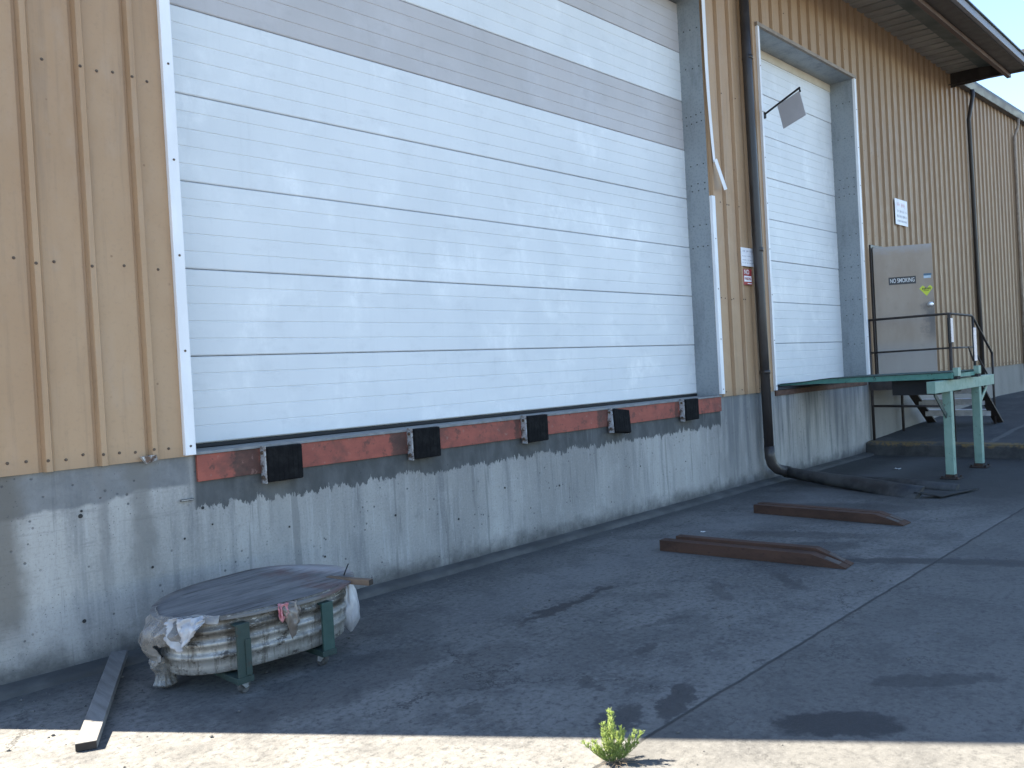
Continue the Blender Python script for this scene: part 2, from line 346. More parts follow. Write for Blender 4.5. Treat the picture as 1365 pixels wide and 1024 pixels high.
M['footing'] = simple('footing_concrete', (.055, .055, .055), (.135, .134, .131), 2.6, (1, 1, 1), .9, bump=.5, detail=9, lo=.4, hi=.7)
def mk_fork():
    n = NT('brown_rusted_steel', .8, 0, .3)
    f = n.noise(4, 6, .65, (1, .35, 1)); g = n.noise(22, 5, .7)
    c = n.mix(n.step(f, .35, .65), (.048, .026, .018), (.080, .042, .029))
    c = n.mix(n.mth('MULTIPLY', n.step(g, .55, .72), .5), c, (.026, .017, .014))
    n.color(c); n.bump(g, .3, .004); return n.m
M['fork'] = mk_fork()
M['forkworn'] = simple('worn_bare_steel_tip', (.045, .030, .024), (.115, .095, .082), 17, (1, .25, 1), .6, .3, bump=.2)
M['hose'] = simple('black_drain_hose', (.018, .018, .019), (.055, .054, .052), 5, rough=.55, bump=.3)
M['mat'] = simple('black_rubber_scrap', (.014, .014, .015), (.03, .03, .03), 9, rough=.85, bump=.4)
def mk_tank():
    n = NT('stained_galvanised_tank', .5, .45, .5)
    X, Y, Z = n.xyz()
    f = n.noise(7, 7, .68); g = n.noise(28, 5, .72, (1, 1, .12)); d = n.noise(3, 6, .7, loc=(1, 4, 2))
    c = n.mix(n.step(f, .35, .65), (.36, .355, .34), (.21, .205, .19))
    upper = n.step(Z, .18, .21)
    c = n.mix(n.mth('MULTIPLY', upper, n.step(d, .38, .60, .55, .97)), c, (.060, .050, .038))
    c = n.mix(n.mth('MULTIPLY', n.step(g, .50, .64), .75), c, (.085, .075, .062))
    c = n.mix(n.mth('MULTIPLY', n.step(n.noise(8, 7, .75, (1, 1, 1.4), loc=(7, 1, 3)), .54, .62), .85), c, (.042, .035, .028))
    c = n.mix(n.mth('MULTIPLY', n.step(n.noise(20, 5, .75, (1, 1, 4)), .57, .66), .75), c, (.50, .49, .46))
    n.color(c); n.rough(n.step(f, .3, .7, .4, .7)); n.bump(f, .25, .006); return n.m
M['tank'] = mk_tank()
def mk_lid():
    n = NT('weathered_plywood', .8, 0, .3)
    f = n.noise(3.2, 7, .7, (.5, 3.2, 1), dist=.6); g = n.noise(10, 6, .7, (.25, 3, 1)); h = n.noise(4, 5, .65, loc=(3, 3, 3))
    X, Y, Z = n.xyz()
    c = n.mix(n.step(f, .35, .65), (.105, .105, .108), (.185, .182, .178))
    c = n.mix(n.mth('MULTIPLY', n.step(g, .52, .66), .75), c, (.045, .040, .038))
    c = n.mix(n.mth('MULTIPLY', n.step(g, .42, .30), .45), c, (.33, .315, .315))
    rd = n.mth('MULTIPLY', n.step(n.mth('ADD', X, n.mth('MULTIPLY', n.mth('SUBTRACT', h, .5), .5)), .12, .32), n.step(h, .40, .62))
    c = n.mix(n.mth('MULTIPLY', rd, .65), c, (.125, .060, .052))
    pale = n.step(n.mth('ADD', n.mth('ADD', X, n.mth('MULTIPLY', Y, .7)), n.mth('MULTIPLY', n.mth('SUBTRACT', f, .5), .4)), .36, .55)
    c = n.mix(n.mth('MULTIPLY', pale, .7), c, (.40, .39, .39))
    n.color(c); n.bump(g, .4, .006); return n.m
M['lid'] = mk_lid()
def mk_bag(name, a, b, alpha, scale=16):
    n = NT(name, .28, 0, .6)
    f = n.noise(6, 4, .55)
    n.color(n.mix(n.step(f, .35, .65), a, b))
    n.put(n.b.inputs['Alpha'], n.step(n.noise(5, 5, .6, loc=(2, 5, 1)), .35, .65, alpha, min(1, alpha + .34)))
    n.bump(n.mth('ABSOLUTE', n.mth('SUBTRACT', n.noise(6, 3, .5, (1, 1, .45), dist=2.2), .5)), .6, .03); return n.m
M['bag'] = mk_bag('milky_plastic_film', (.33, .315, .30), (.22, .21, .20), .38)
M['bagwhite'] = mk_bag('white_plastic_film', (.47, .47, .49), (.34, .34, .36), .70)
M['bagtan'] = mk_bag('tan_plastic_film', (.22, .19, .165), (.15, .13, .115), .9)
M['pink'] = mk_bag('pink_plastic', (.50, .16, .19), (.58, .36, .37), .98)
M['wood'] = simple('raw_wood', (.105, .070, .048), (.17, .115, .08), 7, (.3, 1, 1), .8, bump=.3)
M['woodend'] = simple('dark_wood_end', (.030, .024, .020), (.05, .04, .033), 9, rough=.9, bump=.3)
M['oldwood'] = simple('grey_weathered_lumber', (.125, .12, .115), (.19, .185, .178), 5, (6, .5, 6), .85, bump=.4)
M['caster'] = simple('worn_caster_metal', (.34, .36, .38), (.18, .19, .20), 22, rough=.5, metal=.5, bump=.2)
M['wheel'] = simple('dirty_wheel', (.035, .035, .035), (.11, .11, .11), 30, rough=.7, bump=.2)
M['signwhite'] = simple('white_sign_face', (.78, .78, .82), (.70, .70, .74), 4, rough=.45, bump=.03)
M['ink'] = simple('faded_grey_ink', (.36, .37, .42), (.46, .46, .50), 30, rough=.6, bump=0)
M['inkpink'] = simple('faded_pink_ink', (.62, .45, .48), (.66, .52, .54), 30, rough=.6, bump=0)
M['signred'] = simple('red_sign_face', (.34, .030, .030), (.28, .030, .030), 8, rough=.45, bump=.03)
M['white'] = simple('white_lettering', (.78, .78, .78), (.68, .68, .68), 9, rough=.5, bump=0)
M['black'] = simple('black_sign_face', (.035, .035, .038), (.055, .055, .058), 9, rough=.5, bump=0)
M['lime'] = simple('yellow_green_sticker', (.55, .62, .05), (.47, .54, .05), 10, rough=.5, bump=0)
M['olive'] = simple('dark_olive_print', (.07, .085, .02), (.10, .11, .03), 20, rough=.5, bump=0)
M['stkblue'] = simple('blue_sticker', (.06, .13, .20), (.10, .17, .24), 20, rough=.5, bump=0)
M['stkpale'] = simple('pale_blue_sticker', (.48, .58, .66), (.40, .50, .58), 20, rough=.5, bump=0)
M['plaque'] = simple('grey_plastic_panel', (.40, .40, .43), (.36, .36, .385), 2, rough=.6, bump=.03)
M['screw'] = simple('rusty_screw', (.085, .055, .04), (.16, .12, .09), 60, rough=.6, metal=.4, bump=0)
M['screwdk'] = simple('dark_rivet', (.028, .032, .036), (.05, .055, .06), 60, rough=.6, bump=0)
M['paper'] = simple('white_paper_scrap', (.66, .66, .66), (.56, .56, .56), 20, rough=.8, bump=.1)
M['gravel'] = simple('grit', (.05, .05, .048), (.17, .165, .158), 40, rough=.9, bump=0)
def mk_leaf(name, a, b):
    n = NT(name, .55, 0, .35)
    g = n.t.nodes.new('ShaderNodeNewGeometry')
    n.color(n.mix(g.outputs['Random Per Island'], a, b))
    n.b.inputs['Transmission Weight'].default_value = 0
    tr = n.t.nodes.new('ShaderNodeBsdfTranslucent'); tr.inputs['Color'].default_value = (*[min(1, x * 1.2) for x in b], 1)
    mx = n.t.nodes.new('ShaderNodeMixShader'); mx.inputs[0].default_value = .3
    out = [q for q in n.t.nodes if q.type == 'OUTPUT_MATERIAL'][0]
    n.link(n.b.outputs[0], mx.inputs[1]); n.link(tr.outputs[0], mx.inputs[2]); n.link(mx.outputs[0], out.inputs[0])
    return n.m
M['leaf'] = mk_leaf('weed_leaf', (.14, .22, .05), (.32, .39, .12))
M['stem'] = simple('weed_stem', (.10, .15, .05), (.16, .18, .07), 30, rough=.7, bump=0)
M['footing'] = simple('footing_concrete', (.055, .054, .052), (.105, .103, .098), 3, (1, 1, 1), .9, bump=.7, detail=10, lo=.35, hi=.72)
M['drystem'] = simple('dry_stem', (.11, .085, .06), (.18, .14, .10), 30, rough=.9, bump=0)

# ------------------------------------------------------------------ mesh builder
def base_of(o):
    v = Vector((0, 0, 0))
    while o is not None: v += o.location; o = o.parent
    return v
class MB:
    def __init__(self): self.bm = bmesh.new(); self.mi = 0
    def _done(self, faces):
        for f in faces: f.material_index = self.mi
    def face(self, pts):
        f = self.bm.faces.new([self.bm.verts.new(p) for p in pts]); f.material_index = self.mi; return f
    def box(self, a, b, bev=0.0, mat=None):
        a, b = [min(p, q) for p, q in zip(a, b)], [max(p, q) for p, q in zip(a, b)]
        r = bmesh.ops.create_cube(self.bm, size=1.0)
        vs = r['verts']
        for v in vs: v.co = Vector([a[i] + (v.co[i] + .5) * (b[i] - a[i]) for i in range(3)])
        fs = list({f for v in vs for f in v.link_faces})
        if bev:
            es = list({e for v in vs for e in v.link_edges})
            q = bmesh.ops.bevel(self.bm, geom=es, offset=bev, segments=2, profile=.5, affect='EDGES')
            fs = list({f for f in q['faces']} | {f for f in fs if f.is_valid})
            vs = list({v for f in fs for v in f.verts})
        if mat is not None:
            for v in vs: v.co = mat @ v.co
        self._done(fs); return vs
    def bar(self, p, q, w, h, bev=0.0, up=(0, 0, 1)):
        p, q = Vector(p), Vector(q); d = q - p; L = d.length; z = d.normalized()
        x = Vector(up).cross(z)
        if x.length < 1e-4: x = Vector((1, 0, 0)).cross(z)
        x.normalize(); y = z.cross(x)
        mt = Matrix((x, y, z)).transposed().to_4x4(); mt.translation = p
        return self.box((-w / 2, -h / 2, 0), (w / 2, h / 2, L), bev, mt)
    def tube(self, pts, r, n=10, cap=True):
        pts = [Vector(p) for p in pts]; rs = r if isinstance(r, (list, tuple)) else [r] * len(pts)
        rings = []; prev = None
        for i, p in enumerate(pts):
            d = (pts[min(i + 1, len(pts) - 1)] - pts[max(i - 1, 0)]).normalized()
            if prev is None:
                x = d.orthogonal().normalized()
            else:
                x = (prev - d * prev.dot(d)).normalized()
            prev = x; y = d.cross(x)
            ring = []
            rr = rs[i]; ra, rb = rr if isinstance(rr, tuple) else (rr, rr)
            for k in range(n):
                a = 2 * PI * k / n
                ring.append(self.bm.verts.new(p + x * math.cos(a) * ra + y * math.sin(a) * rb))
            rings.append(ring)
        fs = []
        for a, b in zip(rings, rings[1:]):
            for k in range(n): fs.append(self.bm.faces.new((a[k], a[(k + 1) % n], b[(k + 1) % n], b[k])))
        for f in fs: f.smooth = True
        if cap:
            fs.append(self.bm.faces.new(rings[0][::-1])); fs.append(self.bm.faces.new(rings[-1]))
        self._done(fs)
    def cyl(self, p, axis, r, h, n=12, r2=None):
        d = Vector(axis).normalized(); self.tube([Vector(p), Vector(p) + d * h], [r, r if r2 is None else r2], n)
    def prism(self, poly, off):
        off = Vector(off); a = [self.bm.verts.new(p) for p in poly]; b = [self.bm.verts.new(Vector(p) + off) for p in poly]
        fs = [self.bm.faces.new(a[::-1]), self.bm.faces.new(b)]
        n = len(a)
        for k in range(n): fs.append(self.bm.faces.new((a[k], a[(k + 1) % n], b[(k + 1) % n], b[k])))
        self._done(fs); return fs
    def grid(self, fn, nu, nv, smooth=True, skip=None, close=False):
        vs = [[self.bm.verts.new(fn(u / (nu if close else nu - 1), v / (nv - 1))) for v in range(nv)] for u in range(nu)]
        fs = []
        for u in range(nu if close else nu - 1):
            for v in range(nv - 1):
                if skip and skip((u + .5) / (nu - 1), (v + .5) / (nv - 1)): continue
                u2 = (u + 1) % nu
                f = self.bm.faces.new((vs[u][v], vs[u2][v], vs[u2][v + 1], vs[u][v + 1])); f.smooth = smooth; fs.append(f)
        self._done(fs)
        return vs
    def build(self, name, mats, parent=None, loc=None, clean=True):
        if clean: bmesh.ops.recalc_face_normals(self.bm, faces=self.bm.faces[:])
        off = base_of(parent) if parent is not None else Vector((0, 0, 0))
        if loc is not None: off = off + Vector(loc)
        bmesh.ops.translate(self.bm, verts=self.bm.verts[:], vec=-off)
        lone = [v for v in self.bm.verts if not v.link_faces]
        if lone: bmesh.ops.delete(self.bm, geom=lone, context='VERTS')
        me = bpy.data.meshes.new(name); self.bm.to_mesh(me); self.bm.free()
        for m in (mats if isinstance(mats, (list, tuple)) else [mats]): me.materials.append(m)
        o = bpy.data.objects.new(name, me); COL.objects.link(o)
        if parent is not None: o.parent = parent
        if loc is not None: o.location = loc
        return o

def tag(o, label=None, cat=None, group=None, kind=None):
    if label: o['label'] = label
    if cat: o['category'] = cat
    if group: o['group'] = group
    if kind: o['kind'] = kind
    return o
def empty(name, loc, label, cat, group=None):
    o = bpy.data.objects.new(name, None); COL.objects.link(o); o.location = loc; o.empty_display_size = .2
    return tag(o, label, cat, group)
def text_mesh(body, size, width=None):
    cu = bpy.data.curves.new('lettering', 'FONT'); cu.body = body; cu.size = size; cu.align_x = 'CENTER'; cu.align_y = 'CENTER'
    cu.extrude = .0008; cu.offset = size * .003
    o = bpy.data.objects.new('lettering_tmp', cu); COL.objects.link(o)
    dg = bpy.context.evaluated_depsgraph_get(); dg.update()
    me = bpy.data.meshes.new_from_object(o.evaluated_get(dg))
    bpy.data.objects.remove(o); bpy.data.curves.remove(cu)
    if width:
        xs = [v.co.x for v in me.vertices]; k = width / (max(xs) - min(xs))
        for v in me.vertices: v.co.x *= k
    return me
def text_on(body, size, parent, origin, right, up, mat, width=None, name='lettering'):
    """lettering on a plane: right / up are unit vectors, origin the centre"""
    me = text_mesh(body, size, width); r, u = Vector(right), Vector(up); w = r.cross(u)
    off = base_of(parent)
    for v in me.vertices: v.co = Vector(origin) - off + r * v.co.x + u * v.co.y + w * v.co.z
    me.materials.clear(); me.materials.append(mat)
    o = bpy.data.objects.new(name, me); COL.objects.link(o); o.parent = parent
    return o

# ------------------------------------------------------------------ setting
g = MB(); g.face([(-350, -350, 0), (350, -350, 0), (350, 350, 0), (-350, 350, 0)])
tag(g.build('ground', M['ground']), kind='structure')

# raised paving beyond the dock, rising gently, and its kerb
p = MB()
def pv(u, v):
    x = 13.80 + u * 46; y = -14 + v * 13.995
    return (x, y, .215 + .05 * min(1, max(0, (x - 13.8) / 1.5)) + .25 * max(0, min(1, (x - 15) / 6.5)))
p.grid(pv, 60, 20)
tag(p.build('pavement', M['pave'], loc=(13.8, 0, 0)), kind='structure')
k = MB()
N = 60
def kb(u, v):
    y = -14 + u * 13.99; w = .012 * mnoise.noise((y * 2.1, 0, 3)) ; q = .008 * mnoise.noise((y * 3.3, 5, 1))
    prof = [(13.655, -.02), (13.66 + w, .17 + q), (13.685 + w, .205 + q), (13.83, .218 + q), (13.83, -.02)]
    x, z = prof[round(v * 4)]
    return (x, y, z)
k.grid(kb, N, 5, smooth=False)
tag(k.build('kerb', M['kerb']), kind='structure')

# ------------------------------------------------------------------ warehouse
XL, XR = 0.70, 36.0
ZB, ZT = 1.205, 7.36
D1 = (2.42, 9.11, 1.205, 6.20); D2 = (10.55, 13.80, 1.205, 6.19); MD = (14.20, 15.14, 1.26, 3.42)
WH = empty('warehouse', (0, 0, 0), 'tan ribbed-steel warehouse on a concrete loading dock, with two white overhead doors', 'warehouse')

# concrete dock base (front face with real thickness; recessed door pits are the floor ledge)
c = MB(); c.box((XL, .0, -.3), (13.87, 14, 1.225)); c.box((13.874, .004, -.3), (XR, 14, 1.225))
f = MB()
def ft(u, v):
    x = XL + u * (13.64 - XL); w = .018 * mnoise.noise((x * 1.7, 1, 0)) + .012 * mnoise.noise((x * 7, 4, 2)); h = .010 * mnoise.noise((x * 5, 9, 2))
    prof = [(-.0, .045 + h * .4), (-.05, .040 + h * .4), (-.105 + w * .6, .034 + h * .4), (-.130 + w * .9, .022 + h * .3), (-.145 + w, -.01)]
    y, z = prof[round(v * 4)]; return (x, y, z)
f.grid(ft, 160, 5, smooth=True)
f.build('footing', M['footing'], WH)
# holes left by the form ties (dark plugs, the shade of the hole put into their colour)
t = c; t.mi = 1
for x, z, r in ((1.715, .919, .016), (1.722, .948, .009), (1.701, .293, .014), (2.469, .853, .013), (2.336, .672, .009), (2.529, .733, .008), (2.12, .53, .010), (3.38, .35, .010), (4.05, .55, .012), (4.72, .41, .012), (5.3, .60, .012), (6.05, .52, .012), (3.1, .62, .009), (7.4, .55, .011), (8.3, .50, .010)):
    t.tube([(x, -.004, z), (x, -.001, z), (x, .02, z)], [r * .85, r * .6, r * .5], 9, cap=True)
t.box((2.318, -.022, .915), (2.405, -.002, .928), .003)
c.build('concrete_base', [M['concrete'], M['dark']], WH)

# ribbed siding
PITCH, PH = .305, 1.545
HOLES = [D1, D2, MD]
xs = {XL, XR}
for h in HOLES: xs.add(h[0]); xs.add(h[1])
prof = []
kk = -3
while PH + kk * PITCH < XR + .1:
    x = PH + kk * PITCH
    prof += [(x - .043, 0), (x - .039, -.45), (x - .022, -.45), (x - .010, 1), (x + .022, 1), (x + .036, 0)]  # groove left of each rib added so the flank shades itself dark
    if kk % 3 == 0: prof += [(x + .046, .09), (x + .0465, 0)]
    kk += 1
def depth_at(x):
    for (a, da), (b, db) in zip(prof, prof[1:]):
        if a <= x <= b: return da + (db - da) * (x - a) / (b - a)
    return 0
for x, d in prof:
    if XL < x < XR: xs.add(round(x, 4))
xs = sorted(xs)
YF, RIB = -.018, .032
s = MB()
for a, b in zip(xs, xs[1:]):
    if b - a < 1e-5: continue
    m_ = (a + b) / 2; zr = [(ZB, ZT)]
    for h in HOLES:
        if h[0] < m_ < h[1]: zr = [(ZB, h[2]), (h[3], ZT)]
    ya, yb = YF - RIB * depth_at(a), YF - RIB * depth_at(b)
    for z0, z1 in zr:
        if z1 - z0 > .02: s.face([(a, ya, z0), (b, yb, z0), (b, yb, z1), (a, ya, z1)])
# returns at the building corner and thin lower lip
s.face([(XL, YF, ZB), (XL, YF, ZT), (XL, 14, ZT), (XL, 14, ZB)])
s.face([(XR, YF, ZB), (XR, YF, ZT), (XR, 14, ZT), (XR, 14, ZB)])
s.face([(XL, 14, ZB), (XL, 14, ZT), (XR, 14, ZT), (XR, 14, ZB)])
bmesh.ops.remove_doubles(s.bm, verts=s.bm.verts[:], dist=.0005)
# screws (surface detail, second material)
s.mi = 1
rows = [1.262, 2.42, 3.62, 5.02, 6.55]
def inhole(x, z, m=.03): return any(h[0] - m - .07 < x < h[1] + m + .07 and h[2] - m < z < h[3] + m for h in HOLES)
kk = -2
rnd = random.Random(3)
while PH + kk * PITCH < 27:
    x = PH + kk * PITCH; kk += 1
    for r_i, z in enumerate(rows):
        for dx in ((-.105, .105, .0) if (r_i == 0 or x < 10) else (.105,)):
            if x > 9 and rnd.random() < .35: continue
            zz = z + rnd.uniform(-.012, .012) + (.01 if dx else 0)
            if r_i and rnd.random() < .3: continue
            if inhole(x + dx, zz): continue
            yy = YF - RIB * depth_at(x + dx)
            s.cyl((x + dx, yy + .001, zz), (0, -1, 0), .0095, .002, 10)
            s.cyl((x + dx, yy - .001, zz), (0, -1, 0), .0062, .006, 6)
s.build('siding', [M['siding'], M['screw']], WH, clean=False)
# torn siding corner with a bright fold at the foot, left of the big door
q = MB(); q.prism([(2.07, -.062, 1.235), (2.16, -.066, 1.24), (2.175, -.05, 1.205), (2.10, -.06, 1.19)], (0, .035, 0))
q.build('bent_siding_tab', M['plate'], WH)

# interior blockers so the openings are not see-through
b = MB(); b.box((XL + .1, .62, 1.24), (XR - .1, .66, 7.2)); b.build('inner_wall', M['dark'], WH)

# overhead doors
def overhead_door(x0, x1, yd, z0, z1, n, greys, label):
    d = MB(); d.box((x0 - .02, yd + .055, z0 + .02), (x1 + .02, yd + .07, z1 + .04))
    root = d.build('overhead_door', M['door'], WH, loc=((x0 + x1) / 2, yd, z0)); root['label'] = label
    H = (z1 - z0 - .034) / n
    for i in range(n):
        a = z0 + .034 + i * H; bz = a + H
        pr = [(a + .0005, .03), (a + .003, .006), (a + .010, .0)]
        for j in range(1, 5):
            zz = a + H * j / 5
            pr += [(zz - .006, 0), (zz - .0025, .0042), (zz + .0025, .0042), (zz + .006, 0)]
        pr += [(bz - .011, .0), (bz - .0035, .006), (bz - .0035, .03)]
        m = MB(); rr = random.Random(i * 7 + int(x0)); tilt = rr.uniform(-.003, .003)
        for (za, ya), (zb, yb) in zip(pr, pr[1:]):
            m.face([(x0, yd + ya + tilt, za), (x1, yd + ya + tilt, za), (x1, yd + yb + tilt, zb), (x0, yd + yb + tilt, zb)])
        bmesh.ops.remove_doubles(m.bm, verts=m.bm.verts[:], dist=.0002)
        o = m.build('door_section', M['doorgrey'] if i in greys else M['door'], root, clean=False)
        if i in greys: o['label'] = 'grey ribbed door section'
    m = MB(); m.box((x0, yd - .006, z0 + .004), (x1, yd + .04, z0 + .031), .004)
    m.build('bottom_seal', M['seal'], root)
    return root
Y1, Y2 = .30, .36
overhead_door(2.40, 9.11, Y1, 1.225, 6.16, 8, (5, 7), 'wide white overhead door of eight sections, two of them grey')
dd = overhead_door(10.52, 13.80, Y2, 1.225, 6.12, 8, (), 'narrow white overhead door behind the green platform')

# galvanised jambs, header, with rivets
def jamb(x, sgn, y0, y1, z0, z1, rz):
    m = MB(); m.box((x, y0, z0), (x + sgn * .02, y1, z1), 0)
    m.box((x - sgn * .006, y1 - .012, z0), (x + .0, y1 - .002, z1))
    r = m; r.mi = 1
    for z, n_ in rz:
        for i in range(n_):
            yy = y0 + .05 + (y1 - y0 - .09) * (i / max(1, n_ - 1)) + random.uniform(-.006, .006)
            r.cyl((x, yy, z + random.uniform(-.01, .01)), (-sgn, 0, 0), .0085, .004, 8)
    m.build('door_jamb', [M['galv'], M['screwdk']], WH)
rz1 = [(5.78, 4), (5.30, 4), (4.72, 5), (4.62, 5), (4.10, 4), (3.86, 4), (3.78, 4), (3.35, 4), (3.08, 5), (2.82, 1)]
jamb(9.11, 1, -.015, Y1 + .05, 1.228, 6.17, rz1)
jamb(2.42, -1, -.015, Y1 + .05, 1.228, 6.17, rz1[:4])
rz2 = [(5.78, 4), (5.22, 4), (4.55, 4), (4.40, 5), (4.28, 5), (3.62, 4), (3.28, 4), (3.10, 4), (2.9, 4), (2.55, 4), (2.3, 4), (1.82, 4)]
jamb(13.80, 1, -.015, Y2 + .05, 1.228, 6.15, rz2)
jamb(10.55, -1, -.015, Y2 + .05, 1.228, 6.15, rz2[:3])
m = MB(); m.box((2.42, -.015, 6.17), (9.11, Y1 + .05, 6.19)); m.build('door_header', M['galv'], WH)
m = MB(); m.box((10.55, -.015, 6.15), (13.80, Y2 + .05, 6.17)); m.build('door_header', M['galv'], WH)
m = MB(); m.box((10.52, -.060, 6.150), (13.88, -.014, 6.20), .004); m.build('door_trim', M['dktrim'], WH)
m = MB(); m.box((2.35, -.060, 6.172), (9.19, -.014, 6.22), .004); m.build('door_trim', M['trim'], WH)
m = MB(); m.box((10.55, Y2 - .012, 6.03), (13.80, Y2 - .002, 6.149)); m.build('header_strip', simple('beige_strip', (.52, .47, .38), (.58, .53, .45), 4, bump=.05), WH)
# white trims
def flash(x0, x1, z0, z1, y=-.056, screws=True):
    m = MB(); m.box((x0, y, z0), (x1, y + .042, z1), .004)
    m.mi = 1
    z = z0 + .06
    while z < z1 and screws:
        m.cyl(((x0 + x1) / 2, y + .001, z), (0, -1, 0), .008, .004, 8); z += .62
    return m.build('door_trim', [M['trim'], M['screw']], WH)
flash(2.353, 2.424, 1.212, 6.17)
flash(9.112, 9.188, 1.24, 3.69)
# right trim of the big door: bowed, torn at about 4 m
m = MB()
def bow(u, v):
    z = 6.17 - u * (6.17 - 4.10); k_ = max(0, (u - .35) / .65)
    xo = .075 * k_ ** 1.6; yo = -.02 * k_ ** 2
    e = [(-.0, 0), (.038, -.012), (.076, 0), (.078, .03)][round(v * 3)]
    return (9.108 + xo * .6 + e[0] * (1 - .25 * k_), -.056 + yo + e[1], z)
m.grid(bow, 22, 4, smooth=False)
o = m.build('door_trim', M['trim'], WH); sd = o.modifiers.new('thickness', 'SOLIDIFY'); sd.thickness = .004
m = MB()
def bow2(u, v):
    z = 4.12 - u * .36; xo = .055 + .16 * u; e = [(-.0, 0), (.04, -.010), (.072, 0), (.08, .03)][round(v * 3)]
    return (9.085 + xo + e[0], -.095 - .03 * u + e[1], z + e[0] * .35)
m.grid(bow2, 8, 4, smooth=False)
o = m.build('broken_trim_piece', M['trim'], WH); sd = o.modifiers.new('thickness', 'SOLIDIFY'); sd.thickness = .004
o['label'] = 'torn white trim strip hanging out from the big door frame'
flash(10.538, 10.585, 1.212, 6.15, y=-.054)
flash(13.80, 13.872, 1.245, 6.15, y=-.054)

# red dock edge channel with steel lip
m = MB(); m.box((2.44, -.022, 1.030), (9.14, .002, 1.206), .003); m.build('dock_edge', M['red'], WH)
m = MB(); m.box((2.425, -.034, 1.207), (9.155, .29, 1.227), .003); m.build('dock_lip', M['ledge'], WH)
m = MB(); m.box((10.60, -.018, 1.135), (13.80, .002, 1.205), .003); m.build('dock_edge', M['rustplank'], WH)
m = MB(); m.box((10.59, -.026, 1.207), (13.80, .35, 1.227), .003); m.build('dock_lip', M['seal'], WH)

# entry door, standing open outwards (leaf hinged on its left)
TH = math.radians(58)
er = bpy.data.objects.new('entry_door', None); COL.objects.link(er)
leaf = MB(); leaf.box((0, -.022, 0), (.91, .022, 2.12), .004)
er2 = leaf.build('entry_door', M['mandoor']); bpy.data.objects.remove(er); er2.name = 'entry_door'
er2.parent = WH; er2.location = (14.215, -.052, 1.285); er2.rotation_euler = (0, 0, -TH)
er2['label'] = 'open taupe entry door with stickers and a shiny knob'
kn = MB(); kn.tube([(.842, -.022, 1.12), (.842, -.029, 1.12), (.842, -.031, 1.12), (.842, -.060, 1.12), (.842, -.066, 1.12), (.842, -.085, 1.12), (.842, -.098, 1.12), (.842, -.102, 1.12)], [.042, .042, .016, .016, .030, .038, .030, .010], 16)
ko = kn.build('door_knob', M['chrome']); ko.parent = er2
fr = MB()
fr.box((14.155, -.052, 1.235), (14.198, .10, 3.46), .003); fr.box((15.142, -.052, 1.235), (15.185, .10, 3.46), .003); fr.box((14.199, -.052, 3.417), (15.141, .10, 3.46), .003)
fr.build('door_frame', M['gutter'], WH)
# points on the leaf's outer face
EX = Vector((math.cos(TH), -math.sin(TH), 0)); EN = Vector((-math.sin(TH), -math.cos(TH), 0))
def on_leaf(u, v, d=.0): return Vector((14.215, -.052, 1.285)) + EX * u + EN * (.022 + d) + Vector((0, 0, v))

# canopy over the docks
CX1 = 18.98
m = MB()
x = XL
while x < CX1 - .05:   # ribbed soffit sheet
    x2 = min(x + .305, CX1)
    z0, z1 = 7.36, 7.40
    for (xa, xb, za, zb) in ((x, x + .235, z0, z0), (x + .235, x + .24, z0, z0 + .05), (x + .24, x2 - .004, z0 + .05, z0 + .05), (x2 - .004, x2, z0 + .05, z0)):
        m.face([(xa, .0, za), (xb, .0, zb), (xb, -1.40, zb - .06), (xa, -1.40, za - .06)])
    x = x2
bmesh.ops.remove_doubles(m.bm, verts=m.bm.verts[:], dist=.0005)
m.build('canopy_soffit', M['soffit'], WH, clean=False)
m = MB()
m.box((XL, -1.13, 7.01), (CX1 + .05, -1.115, 7.30)); m.box((XL, -1.13, 6.99), (CX1 + .05, -1.06, 7.008)); m.box((XL, -1.13, 7.302), (CX1 + .05, -1.06, 7.32))
m.build('canopy_purlin', M['beam'], WH)
m = MB(); m.box((CX1 - .03, -1.40, 7.07), (CX1 - .005, .0, 7.46)); m.bar((CX1 - .03, .0, 7.13), (CX1 - .03, -1.40, 7.04), .10, .014); m.build('canopy_end_beam', M['gutter'], WH)
m = MB(); m.box((XL - .02, -1.47, 7.075), (CX1 + .06, -1.40, 7.20), .006); m.build('canopy_fascia', M['gutlight'], WH)
m = MB(); m.box((XL - .02, -1.40, 7.06), (CX1 + .05, -1.14, 7.07)); m.build('canopy_underside', M['gutter'], WH)
m = MB(); m.prism([(XL - .03, -1.50, 7.205), (XL - .03, -1.50, 7.225), (XL - .03, .3, 7.62), (XL - .03, .3, 7.46)], (CX1 + .09 - XL, 0, 0)); m.build('canopy_roof', M['roof'], WH)
# main roof and the gutter beyond the canopy
m = MB()
m.prism([(XL - .05, -.06, 7.40), (XL - .05, -.06, 7.42), (XL - .05, 7, 8.5), (XL - .05, 14.1, 7.42), (XL - .05, 14.1, 7.40), (XL - .05, 7, 8.47)], (XR + .1 - XL, 0, 0))
for xe in (XL, XR): m.face([(xe, -.01, 7.36), (xe, 14, 7.36), (xe, 14, 7.40), (xe, 7, 8.46), (xe, -.01, 7.40)])
m.build('roof', M['roof'], WH)
def gz(x): return 7.20 + .028 * (x - 19)
m = MB(); xa, xb = CX1 + .10, XR
for (y0, z0, y1, z1) in ((-.045, 0, -.16, 0), (-.16, 0, -.20, .13), (-.20, .13, -.20, .16)):
    m.face([(xa, y0, gz(xa) + z0), (xb, y0, gz(xb) + z0), (xb, y1, gz(xb) + z1), (xa, y1, gz(xa) + z1)])
o = m.build('gutter', M['gutmid'], WH); sd = o.modifiers.new('thickness', 'SOLIDIFY'); sd.thickness = .008
